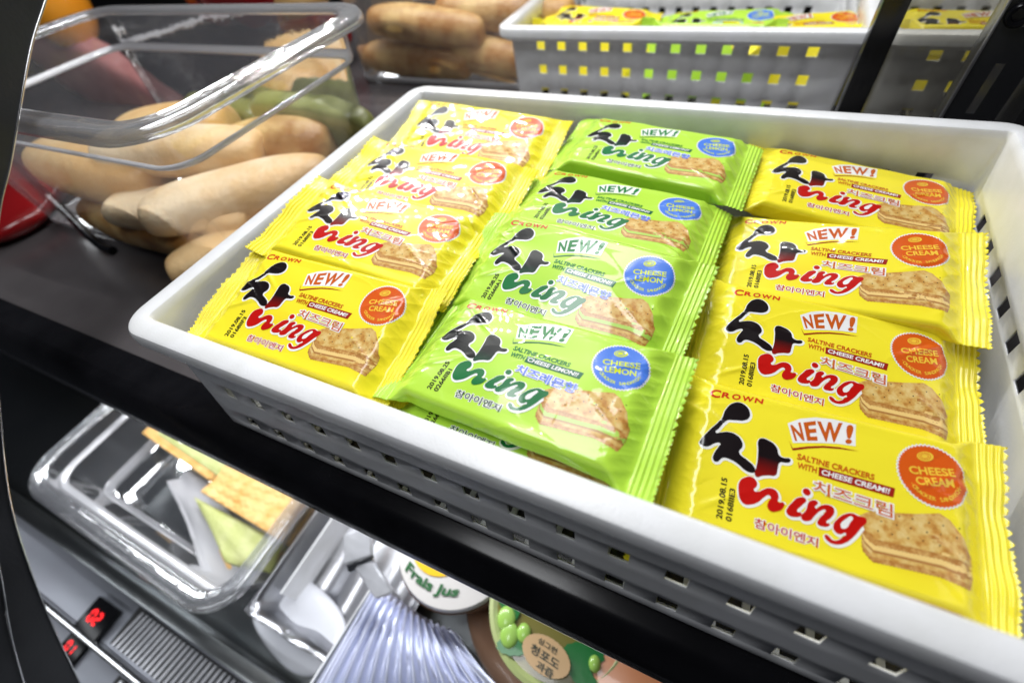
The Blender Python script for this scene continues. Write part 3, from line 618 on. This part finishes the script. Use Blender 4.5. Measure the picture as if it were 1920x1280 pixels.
def foil_bag(name, c, size, m, rot, seed, label, cat, noise=.10, n=.5, flat=3.2, freq=2.0):
    o = blob(name, c, size, m, rot=rot, n=n, noise=noise, seed=seed, freq=freq, res=(56, 40), flat=flat); tag(o, label, cat); return o
foil_bag('salad_bag', (-.105, .232, -.030), (.060, .014, .032), M['greenbag'], (.2, .1, .08), 21, 'crinkled olive bag at the far right end of the food pan', 'bag', .04, .35, 4)
foil_bag('salad_bag', (-.225, .236, -.036), (.055, .012, .030), M['greenbag'], (.2, 0, -.05), 22, 'crinkled olive bag behind the golden roll in the food pan', 'bag', .04, .35, 4)
# corn dogs at the back
dogs = [((-.130, .464, -.020), (.076, .021, .019), .04, .09, 31, 'corn dog on top at the left of the back bin, nearest us'), ((-.155, .462, -.057), (.076, .021, .019), -.02, .04, 32, 'corn dog at the bottom left of the back bin, its stick pointing right'),
        ((-.050, .472, -.052), (.076, .022, .020), -.06, .08, 33, 'corn dog at the bottom right of the back bin'), ((-.040, .486, -.014), (.082, .021, .019), .05, .03, 34, 'corn dog on top at the right of the back bin'), ((-.120, .512, .012), (.082, .022, .020), .02, 0, 35, 'corn dog lying behind the top ones in the back bin'), ((-.03, .53, .018), (.068, .022, .02), -.08, 0, 36, 'pale corn dog at the far right of the back bin')]
for c, sz, rz, ty, sd, lb in dogs:
    e = empty('corn_dog', c, (0, ty, rz)); tag(e, lb, 'corn dog', 'corn dogs in the back bin')
    blob('batter', (0, 0, 0), sz, M['dog' if sd < 35 else 'bread'], e, n=.30, noise=.05, seed=sd, flat=2.1)
    tube('stick', [(sz[0] * .9, 0, -.004), (sz[0] + .062, -.004, -.012)], .0022, M['wood'], e)
# things beyond the food pan
foil_bag('orange', tuple(at(98, 8, y=.34)), (.040, .040, .052), M['orange'], (0, 0, 0), 41, 'bright orange fruit at the top left beyond the food pan', 'fruit', .02, 1, 2)
foil_bag('ham_pack', tuple(at(235, 175, y=.345)), (.150, .022, .070), M['pink'], (.15, .62, .1), 42, 'pinkish ham pack standing beyond the food pan', 'meat pack', .05, .4, 3)
foil_bag('red_pack', tuple(at(95, 215, y=.335)), (.06, .03, .035), M['red'], (.2, 0, .2), 43, 'red wrapped pack at the far left, seen through the food pan', 'pack', .12)
foil_bag('red_pack', tuple(at(450, -8, y=.42)), (.085, .03, .028), M['red'], (.2, 0, 0), 44, 'red wrapped pack at the top edge beyond the food pan', 'pack', .12)
foil_bag('red_pack', tuple(at(590, 60, y=.50)), (.05, .03, .030), M['red'], (.2, 0, 0), 47, 'dark red pack standing between food pan and corn dog bin', 'pack', .12)
foil_bag('bread_bun', tuple(at(545, -12, y=.43)), (.05, .03, .022), M['bread'], (0, 0, 0), 45, 'tan bun at the top edge beside the red pack', 'bun', .06, .7, 2.2)
foil_bag('red_bowl', tuple(at(-20, 372, z=-.060)), (.085, .05, .018), M['red'], (0, .1, -.2), 46, 'glossy red bowl on the shelf at the far left', 'bowl', .05, .7, 2)
o = tube('rod', smooth_pts([at(-60, 225, z=-.045), at(30, 312, z=-.050), at(110, 385, z=-.060), at(165, 440, z=-.068), at(192, 462, z=-.073), at(212, 470, z=-.075)], 6), .0038, M['black_gloss']); tag(o, 'thin glossy black rod lying on the shelf left of the food pan', 'rod')
# ------------------------------------------------------------------ posts and added dimming pane at the right
M['dim_tint'] = clear_mat('dimming_tint', tint=(.80, .79, .75), body=.03, white=(.3, .3, .3), rough=.03, edge=.3)
o = bm_obj('support_post', box_bm((.2905, .322, -.0788), (.3045, .336, .32), .0015), M['black_gloss']); tag(o, 'upright glossy black post in front of the back baskets', 'post')
o = bm_obj('dimming_pane', box_bm((.3048, .327, -.0786), (.3475, .330, .30), .0004), M['dim_tint']); tag(o, 'narrow tinted pane added to dim the modelled reflection, between the black post and the slotted upright', 'glass panel')  # pane added to darken the modelled reflection behind it
up = empty('slotted_upright', (.352, .320, -.0788)); tag(up, 'black slotted metal upright at the top right edge', 'upright')
bm = bmesh.new(); z0 = 0
xs = [-.004, .006, .0105, .022]; zz = [0, .012, .040, .058, .086, .104, .130, .150, .176, .196, .40]
V = []; F = []
for z in zz:
    for x in xs: V.append((x, 0, z))
for i in range(len(zz) - 1):
    for j in range(3):
        if j == 1 and i % 2 == 1: continue
        F.append((i * 4 + j, i * 4 + j + 1, (i + 1) * 4 + j + 1, (i + 1) * 4 + j))
o = meshobj('channel', V, F, M['frame'], up, 0); md = o.modifiers.new('t', 'SOLIDIFY'); md.thickness = .002
bm_obj('channel_edge', box_bm((-.0062, -.002, 0), (-.0042, .010, .40), .0004), M['steel'], up)
o = lathe('bolt_ring', [(.0030, .0), (.0034, .0022), (.0052, .0024), (.0062, .0012), (.0062, 0)], M['black_gloss'], up, 28); o.rotation_euler = (math.pi / 2, 0, 0); o.location = local(up, at(1912, 28, y=.319))
tag(bm_obj('side_wall', box_bm((.376, .30, -.5), (.40, .39, .5), 0), M['black_mat']), kind='structure')
# ------------------------------------------------------------------ curved black side panel at the left
XP = -.12
arc = smooth_pts([at(px, py, x=XP) for px, py in ((130, -150), (85, 0), (55, 100), (20, 300), (-2, 400), (-14, 560), (-4, 740), (20, 950), (80, 1130), (150, 1280), (240, 1440))], 6)
side = empty('side_panel', tuple(arc[len(arc) // 2])); tag(side, 'black side panel of the case with a curved, steel trimmed edge', 'side panel')
org = arc[len(arc) // 2]; V = []; F = []; N = len(arc)
outer = [Vector((XP, p.y - .12 - .25 * max(0, -p.z), p.z + .02)) for p in arc]
for dx in (0, -.012):
    for p in arc: V.append(p - org + Vector((dx, 0, 0)))
    for p in outer: V.append(p - org + Vector((dx, 0, 0)))
for i in range(N - 1):
    F.append((i, i + 1, N + i + 1, N + i)); F.append((2 * N + i, 3 * N + i, 3 * N + i + 1, 2 * N + i + 1)); F.append((i, 2 * N + i, 2 * N + i + 1, i + 1)); F.append((N + i, N + i + 1, 3 * N + i + 1, 3 * N + i))
meshobj('panel_plate', V, F, M['frame'], side, 30)
tube('edge_strip', [p - org + Vector((.0006, 0, 0)) for p in arc], .00055, M['chrome'], side, 8)
a2 = smooth_pts([at(px, py, x=XP + .001) for px, py in ((-30, 960), (0, 1075), (20, 1190), (47, 1290), (80, 1390))], 6)
tube('inner_trim', [p - org for p in a2], .0007, M['chrome'], side, 8)

# ------------------------------------------------------------------ lower deck
ZD = -.335
lp = pan('clear plastic pan with toast slices on the lower deck', -.338, -.056, -.104, .10, -.250, -.318, R=.026, shoulder=.020, rot=-.02, rim='clear_soft')
M['toast'] = mat('toast_crust', (.76, .50, .20), .6, var=(60, (.62, .33, .08), .18), bump=(260, 1.0))
M['filling'] = mat('green_filling', (.50, .52, .24), .6, var=(60, (.40, .44, .14), .18), bump=(220, 1.0))
M['cream'] = mat('cream_bread', (.80, .70, .50), .5, var=(26, (.72, .58, .36), .22), bump=(140, .4))
def slab_on(name, quad, z, th, m, parent, wob=.0015, seed=0, org=None, ribs=0):
    """thick slab whose top outline is given by four corner pixels on the plane z"""
    P = [at(px, py, z=z) for px, py in quad] if not isinstance(quad[0], Vector) else quad
    n = 14 if not ribs else 60; V = []; F = []; rs = random.Random(seed)
    for k, dz in ((0, 0), (1, -th)):
        for i in range(n + 1):
            for j in range(n + 1):
                s, t = i / n, j / n; p = P[0] * (1 - s) * (1 - t) + P[1] * s * (1 - t) + P[2] * s * t + P[3] * (1 - s) * t
                e = min(s, 1 - s, t, 1 - t); V.append(p + Vector((0, 0, dz + (wob * math.sin(9 * s + seed) * math.sin(7 * t + seed) + (.0011 * abs(math.sin(math.pi * ribs * t + .6 * math.sin(5 * s))) if ribs and k == 0 else 0) + .0004 * math.sin(61 * s + 3 * t) * math.sin(53 * t + 5 * s) - (.0025 if e == 0 else 0) * (1 if k == 0 else -1)))) - org)
    m_ = (n + 1) ** 2
    for i in range(n):
        for j in range(n):
            a = i * (n + 1) + j; F.append((a, a + n + 1, a + n + 2, a + 1)); a += m_; F.append((a, a + 1, a + n + 2, a + n + 1))
    ring = [i * (n + 1) for i in range(n + 1)] + [n * (n + 1) + j for j in range(1, n + 1)] + [i * (n + 1) + n for i in range(n - 1, -1, -1)] + [j for j in range(n - 1, 0, -1)]
    for a, b in zip(ring, ring[1:] + ring[:1]): F.append((a, b, b + m_, a + m_))
    o = meshobj(name, V, F, m, parent, 50); bmx = bmesh.new(); bmx.from_mesh(o.data); bmesh.ops.recalc_face_normals(bmx, faces=bmx.faces); bmx.to_mesh(o.data); bmx.free(); return o
def sandwich(label, quad, z, seed, fill=True):
    P = [at(px, py, z=z) for px, py in quad]; c = sum(P, Vector()) / 4; c.z = z - .03
    e = empty('sandwich', tuple(c)); tag(e, label, 'sandwich', 'toast sandwiches in the lower pan')
    slab_on('toast_slice', quad, z, .008, M['toast'], e, seed=seed, org=c, ribs=6)
    if fill:
        g = [p + Vector((0, -.001, -.0085)) for p in P]; slab_on('filling', g, z, .020, M['filling'], e, seed=seed + 1, org=c)
        g = [p + Vector((0, 0, -.029)) for p in P]; slab_on('toast_slice', g, z, .007, M['toast'], e, seed=seed + 2, org=c)
    return e
e = sandwich('toast sandwich at the left in the lower pan, mostly under the rail', ((266, 812), (392, 900), (425, 868), (300, 775)), -.270, 51, False); c = Vector(e.location)
slab_on('filling', [at(px, py, z=-.266) for px, py in ((292, 812), (430, 905), (470, 850), (320, 770))], -.266, .004, M['filling'], e, seed=3, org=c)
e = sandwich('toast sandwich with green filling at the right in the lower pan', ((376, 922), (520, 1010), (600, 900), (440, 850)), -.264, 55, False); c = Vector(e.location)
slab_on('filling', [at(px, py, z=-.274) for px, py in ((362, 930), (512, 1006), (492, 1066), (420, 1052))], -.274, .02, M['filling'], e, seed=4, org=c)
slab_on('toast_slice', [at(px, py, z=-.296) for px, py in ((372, 950), (508, 1020), (492, 1086), (424, 1064))], -.296, .008, M['toast'], e, seed=5, org=c)
M['paper'] = mat('white_paper', (.42, .42, .44), .6, bump=(30, .4), var=(10, (.36, .36, .38), .3))
P = [at(px, py, z=-.296) for px, py in ((318, 905), (372, 872), (520, 1090), (400, 1110))]; c = sum(P, Vector()) / 4; o = slab_on('paper_liner', P, -.296, .0006, M['paper'], None, wob=.004, seed=2, org=c); o.location = c; tag(o, 'white paper liner under the toast sandwiches in the lower pan', 'paper')
tr = empty('steel_tray', (.02, -.03, -.330)); tag(tr, 'shiny stainless steel tray right of the lower pan', 'tray')
V = []; F = []; nx_, ny_ = 40, 20
for i in range(nx_ + 1):
    for j in range(ny_ + 1):
        x = -.075 + .14 * i / nx_; y = -.075 + .16 * j / ny_; e = min(i, nx_ - i) / nx_ * .14; f = min(j, ny_ - j) / ny_ * .16
        V.append((x, y, .004 + .040 * (1 - sst(np.array(min(e, f) / .02))) + .004 * math.sin(i * .45)))
for i in range(nx_):
    for j in range(ny_): a = i * (ny_ + 1) + j; F.append((a, a + ny_ + 1, a + ny_ + 2, a + 1))
o = meshobj('tray_bowl', V, F, M['steel'], tr, 80); md = o.modifiers.new('t', 'SOLIDIFY'); md.thickness = .001
M['whitebag'] = mat('white_wrap', (.75, .76, .80), .35, coat=.3, bump=(30, .3), var=(8, (.6, .62, .68), .3))
foil_bag('white_pack', tuple(at(560, 1165, z=-.315)), (.050, .030, .007), M['whitebag'], (0, 0, -.15), 61, 'white wrapped pack on the deck below the steel tray', 'pack', .05, .6, 2.6)
def strip(label, p0, p1, z, wd, h):
    a, b = at(*p0, z=z), at(*p1, z=z); d = (b - a).normalized(); nrm = Vector((-d.y, d.x, 0)) * wd / 2; V = [a - nrm, a + nrm, b + nrm, b - nrm]
    c = (a + b) / 2; V = [v - c for v in V] + [v - c - Vector((0, 0, h)) for v in V]
    o = meshobj('divider_strip', V, [(0, 1, 2, 3), (4, 7, 6, 5), (0, 4, 5, 1), (1, 5, 6, 2), (2, 6, 7, 3), (3, 7, 4, 0)], M['white'], None, 0); o.location = c; tag(o, label, 'divider'); return o
strip('thin white divider across the steel tray', (640, 945), (526, 1112), -.282, .0018, .035)
strip('thin white divider left of the ribbed foil bag', (706, 1085), (570, 1300), -.262, .0016, .060)
# ribbed foil bag
M['foil'] = mat('ribbed_foil', (.66, .69, .84), .34, metal=.55, bump=(20, .08), var=(10, (.56, .60, .78), .3))
P = [at(x, y, z=-.262) for x, y in ((560, 1330), (980, 1330), (835, 1185), (705, 1092))]; c = sum(P, Vector()) / 4; V = []; F = []; a_, b_ = 180, 24
for i in range(a_ + 1):
    for j in range(b_ + 1):
        s_, t_ = i / a_, j / b_; p = P[0] * (1 - s_) * (1 - t_) + P[1] * s_ * (1 - t_) + P[2] * s_ * t_ + P[3] * (1 - s_) * t_
        e = min(s_, 1 - s_, t_, 1 - t_); V.append(p - c + Vector((0, 0, .0030 * math.sin(s_ * 2 * math.pi * 13 + .8 * t_) * min(1, e * 9) + .010 * math.sin(math.pi * s_) * math.sin(math.pi * min(t_ + .1, 1)) - (.004 if e == 0 else 0))))
for i in range(a_):
    for j in range(b_): k = i * (b_ + 1) + j; F.append((k, k + b_ + 1, k + b_ + 2, k + 1))
bag = empty('foil_bag', tuple(c)); tag(bag, 'silver foil bag with fine ribs at the bottom edge', 'foil bag')
o = meshobj('ribbed_face', V, F, M['foil'], bag, 80); md = o.modifiers.new('t', 'SOLIDIFY'); md.thickness = .006; md.offset = -1
# folded bright bracket
br = empty('metal_bracket', tuple(at(690, 1050, z=-.225))); tag(br, 'bright folded metal bracket hanging above the foil bag', 'bracket')
def plate(name, quad, zs, th, m, parent, base):
    V = [at(px, py, z=z) - base for (px, py), z in zip(quad, zs)]; nrm = (V[1] - V[0]).cross(V[3] - V[0]).normalized()
    bm = bmesh.new(); a = [bm.verts.new(v) for v in V]; b = [bm.verts.new(v - nrm * th) for v in V]
    bm.faces.new(a); bm.faces.new(b[::-1])
    for i in range(4): bm.faces.new((a[i], b[i], b[(i + 1) % 4], a[(i + 1) % 4]))
    bmesh.ops.recalc_face_normals(bm, faces=bm.faces); bmesh.ops.bevel(bm, geom=bm.edges[:], offset=.0012, segments=3, affect='EDGES'); return bm_obj(name, bm, m, parent)
bb = Vector(br.location)
M['satin'] = mat('satin_metal', (.72, .73, .76), .3, metal=.6, bump=(120, .2), var=(30, (.5, .51, .55), .3))
plate('bracket_top', ((648, 1000), (700, 985), (702, 1040), (650, 1058)), (-.215, -.215, -.222, -.222), .006, M['satin'], br, bb)
plate('bracket_lip', ((650, 1052), (700, 1034), (704, 1050), (654, 1068)), (-.221, -.221, -.228, -.228), .004, M['chrome'], br, bb)
plate('bracket_arm', ((668, 1062), (702, 1050), (742, 1108), (708, 1122)), (-.228, -.228, -.236, -.236), .006, M['satin'], br, bb)
# cups
M['cupwhite'] = mat('cup_lid_white', (.62, .59, .57), .3, coat=.3, bump=(60, .1), var=(20, (.72, .70, .67), .3))
M['yolk'] = mat('yellow_print', (.86, .50, .01), .3, coat=.3, bump=(60, .1), var=(20, (.84, .56, .02), .3))
M['cupbrown'] = mat('caramel_drink', (.40, .20, .10), .3, coat=.5, bump=(40, .2), var=(18, (.55, .34, .24), .3))
M['greenink'] = mat('green_letter', (.01, .13, .03), .4, bump=(60, .1), var=(20, (.01, .10, .02), .3))
M['olive'] = mat('olive_lid', (.20, .17, .03), .25, coat=.4, bump=(40, .15), var=(12, (.26, .24, .06), .3))
M['palegreen'] = mat('pale_green_cup', (.50, .60, .22), .25, coat=.5, bump=(40, .1), var=(14, (.62, .68, .36), .3))
M['leaf'] = mat('leaf_green', (.008, .20, .04), .35, coat=.3, bump=(90, .3), var=(40, (.01, .18, .03), .3))
M['grape'] = mat('grape_green', (.36, .66, .07), .3, coat=.4, bump=(60, .1), var=(30, (.50, .78, .22), .3))
M['labeltan'] = mat('tan_label', (.72, .48, .24), .4, bump=(60, .1), var=(30, (.66, .42, .2), .3))
M['ink'] = mat('label_ink', (.03, .05, .02), .4, bump=(60, .1), var=(20, (.03, .03, .02), .3))
M['peach'] = mat('peach_orange', (.80, .28, .10), .3, coat=.4, bump=(40, .1), var=(14, (.80, .42, .26), .3))
def flat_mesh(name, VF, m, parent, z=0, th=.0003):
    V, F = VF; o = meshobj(name, [(x, y, z) for x, y in V], F, m, parent, 0); return o
def scaled(VF, k=.001, off=(0, 0), rot=0):
    V, F = VF; c, s = math.cos(rot), math.sin(rot); return [((x * c - y * s) * k + off[0], (x * s + y * c) * k + off[1]) for x, y in V], F
def fitted(txt, quad, bold=.02, arch=0):
    V, F = text2d(txt, bold); return quadmap(V, bounds(V), *quad, arch), F
cw = Vector(at(845, 1040, z=-.235)) + Vector((0, .010, 0)); cup = empty('drink_cup', (cw.x, cw.y, -.330), (0, 0, 0)); tag(cup, 'round cup with a white lid and a yellow disc printed on it', 'cup')
h = cw.z + .330
lathe('cup_body', [(.034, 0), (.036, .002), (.046, h - .012), (.049, h - .006)], M['cupbrown'], cup)
lathe('lid', [(.046, h - .008), (.0480, h - .006), (.0480, h - .002), (.0468, h), (.0, h + .0004)], M['cupwhite'], cup)
flat_mesh('sun_print', poly2d([circ((-.0100, -.0035), .0255, 40)]), M['yolk'], cup, h + .0010)
flat_mesh('lid_lettering', fitted('Frais Jus', ((-.0280, -.0355), (.0190, -.0355), (-.0280, -.0262), (.0190, -.0262)), .035, -.0052), M['greenink'], cup, h + .0012)
cg = Vector(at(1040, 1165, z=-.235)) + Vector((0, .010, 0)); cup = empty('drink_cup', (cg.x, cg.y, -.330)); tag(cup, 'green cup with grapes, leaves and a tan label on its lid', 'cup'); h = cg.z + .330
lathe('cup_body', [(.034, 0), (.036, .002), (.045, h - .010), (.049, h - .006)], M['palegreen'], cup)
lathe('lid_rim', [(.049, h - .008), (.0515, h - .004), (.0510, h), (.048, h + .001), (.045, h - .001)], M['palegreen'], cup)
lathe('lid_centre', [(.0452, h - .001), (.0, h - .0006)], M['olive'], cup)
lf = []
for i, (cx, cy, r, ro) in enumerate(((-.039, -.010, .007, 2.0), (-.030, -.015, .008, 1.7), (.022, -.022, .012, .4), (-.019, -.033, .010, 3.6), (.026, -.031, .009, -.3))):
    L = [((1 + .08 * (k % 2)) * r * math.cos(t) * (1 if math.cos(t) < 0 else 1.35), .62 * (1 + .10 * (k % 2)) * r * math.sin(t)) for k, t in enumerate([2 * math.pi * j / 26 for j in range(26)])]
    L = [(x * math.cos(ro) - y * math.sin(ro) + cx, x * math.sin(ro) + y * math.cos(ro) + cy) for x, y in L]
    o = flat_mesh('leaf', poly2d([L], False), M['leaf'], cup, h + .0012 + .00012 * i)
for i, (x, y, r) in enumerate(((-.032, -.022, .0065), (-.026, -.030, .0065), (-.017, -.025, .005), (.033, -.022, .004))):
    o = blob('grape', (x, y, h + .0012), (r * 1.25, r, .003), M['grape'], cup, rot=(0, 0, 1.9), noise=.01, seed=i, res=(24, 16))
flat_mesh('tan_sticker', scaled(poly2d([[(17 * math.cos(t) * (1 + .02 * (k % 2)), 10.5 * math.sin(t) * (1 + .02 * (k % 2))) for k, t in enumerate([2 * math.pi * j / 60 for j in range(60)])]], False), .001, (.002, -.031), -.1), M['labeltan'], cup, h + .0046)
for t_, q in (('싱그런', ((-.006, -.0265), (.008, -.0280), (-.006, -.0228), (.008, -.0243))), ('청포도', ((-.009, -.0335), (.012, -.0355), (-.009, -.0278), (.012, -.0298))), ('과즙', ((-.002, -.0400), (.010, -.0412), (-.002, -.0352), (.010, -.0364)))):
    flat_mesh('sticker_lettering', fitted(t_, q, .02), M['ink'], cup, h + .0050)
cq = Vector(at(1262, 1262, z=-.235)); cup = empty('drink_cup', (cq.x, cq.y, -.330)); tag(cup, 'peach coloured cup at the bottom edge under the rail', 'cup'); h = cq.z + .330
lathe('cup_body', [(.034, 0), (.036, .002), (.045, h - .010), (.049, h - .006)], M['orange'], cup)
lathe('lid', [(.049, h - .008), (.0515, h - .004), (.0510, h), (.048, h + .001), (.0, h - .0006)], M['peach'], cup)
foil_bag('brown_pack', (cw.x + .055, cw.y - .035, -.312), (.05, .03, .018), M['cupbrown'], (0, 0, -.5), 71, 'dark brown pack between the white-lidded cup and the grape cup', 'pack', .08, .6, 2.6)
# vent unit with a red display; lower display and slats model its reflection
yt = at(165, 1060, z=-.300).y; yb = at(72, 1112, z=-.300).y
vu = empty('vent_unit', (-.15, (yt + yb) / 2, -.335)); tag(vu, 'grey front vent strip of the cooler with a red number display, modelled again below as its reflection', 'vent unit')
def vb(name, lo, hi, m, bev=.0006, parent=vu):
    b = Vector(vu.location); return bm_obj(name, box_bm([lo[i] - b[i] for i in range(3)], [hi[i] - b[i] for i in range(3)], bev), m, parent)
M['greymetal'] = mat('grey_painted_metal', (.30, .32, .36), .35, metal=.3, bump=(200, .15), var=(20, (.28, .29, .33), .3))
vb('top_plate', (-.9, yb, -.312), (.5, yt, -.3045), M['greymetal'])
vb('nose_bar', (-.9, yb - .007, -.312), (.5, yb - .0004, -.300), M['chrome'], .002)
vb('lower_plate', (-.9, yb - .06, -.330), (.5, yb - .0075, -.322), M['greymetal'])
vb('back_lip', (-.9, yt + .0006, -.318), (.5, yt + .012, -.292), M['steel_dark'], .002)
vb('grille_recess', (-.166, yb + .003, -.3044), (.30, yt - .003, -.3036), M['black_mat'], 0)
vb('grille_recess', (-.150, yb - .045, -.3219), (.30, yb - .014, -.3212), M['black_mat'], 0)  # recess for the modelled reflection of the grille
def slats(n, x0, ya, yb_, z):
    for i in range(n):
        x = x0 + i * .0058; b = Vector(vu.location)
        V = [(x, ya), (x + .0026, ya), (x + .0066, yb_), (x + .0040, yb_)]; V = [Vector((p[0], p[1], z)) - b for p in V] + [Vector((p[0], p[1], z - .003)) - b for p in V]
        meshobj('vent_slat', V, [(0, 1, 2, 3), (0, 4, 5, 1), (1, 5, 6, 2), (2, 6, 7, 3), (3, 7, 4, 0)], M['satin'], vu, 0)
slats(34, -.160, yb + .004, yt - .004, -.300); slats(26, -.146, yb - .044, yb - .015, -.318)  # second row models the reflected slats
M['led'] = mat('red_led', (.6, .01, .01), .4, emis=((1, .01, .015), 1.6), bump=(60, .1), var=(20, (.5, .01, .01), .3))
def digit(ch, x, y, z, sx, sy, parent, name='led_digit'):
    seg = {'a': (0, 2, 1, 2), 'b': (1, 1, 1, 2), 'c': (1, 0, 1, 1), 'd': (0, 0, 1, 0), 'e': (0, 0, 0, 1), 'f': (0, 1, 0, 2), 'g': (0, 1, 1, 1)}
    on = {'0': 'abcdef', '8': 'abcdefg', '1': 'bc', '2': 'abged', '-': 'g', '6': 'afgecd'}[ch]; V = []; F = []
    for k in on:
        x0, y0, x1, y1 = seg[k]; a = Vector((x0 * sx, y0 * sy / 2)); b = Vector((x1 * sx, y1 * sy / 2)); d = (b - a).normalized(); nn = Vector((-d.y, d.x)) * sx * .22; a = a + d * sx * .1; b = b - d * sx * .1; i0 = len(V)
        for p in (a - nn, b - nn, b + nn, a + nn): V.append((p.x + .05 * p.y, p.y, 0))
        F.append((i0, i0 + 1, i0 + 2, i0 + 3))
    o = meshobj(name, V, F, M['led'], parent, 0); o.location = (x, y, z); return o
def led(px, py, z, s=1.0, txt='06'):
    c = at(px, py, z=z); b = Vector(vu.location)
    o = bm_obj('display_box', box_bm((-.0165 * s, -.0140 * s, -.006), (.0165 * s, .0140 * s, 0), .001), M['black_gloss'], vu); o.location = c - b
    for i, ch in enumerate(txt): digit(ch, -.0080 * s + i * .0082 * s, -.0045 * s, .0006, .0050 * s, .0092 * s, o)
led(180, 1158, -.297, .95, '02'); led(133, 1214, -.317, .8, '01')  # second display models the reflection of the first

# ------------------------------------------------------------------ packs under the top layer of the near basket
for k, q, l in (('M2', (180, 29.5, -22, -.05, 0, -.03), 'green cracker pack under the front green one, its edge along the near rim'), ('L2', (74, 29.5, -20, -.02, .03, .02), 'yellow cracker pack under the front left one, its edge along the near rim'),
                ('R3', (294, 29.5, -43, .02, 0, .03), 'yellow cracker pack under the front right one, its edge along the near rim'), ('L4', (72, 160, -32, 0, .02, .02), 'yellow cracker pack buried under the rear half of the left column'),
                ('M4', (182, 160, -32, 0, 0, -.02), 'green cracker pack buried under the rear half of the middle column'), ('R4', (290, 164, -50, 0, 0, .01), 'yellow cracker pack buried under the rear half of the right column')):
    c = copy_tree(PK[k]); put(c, q); c['label'] = l
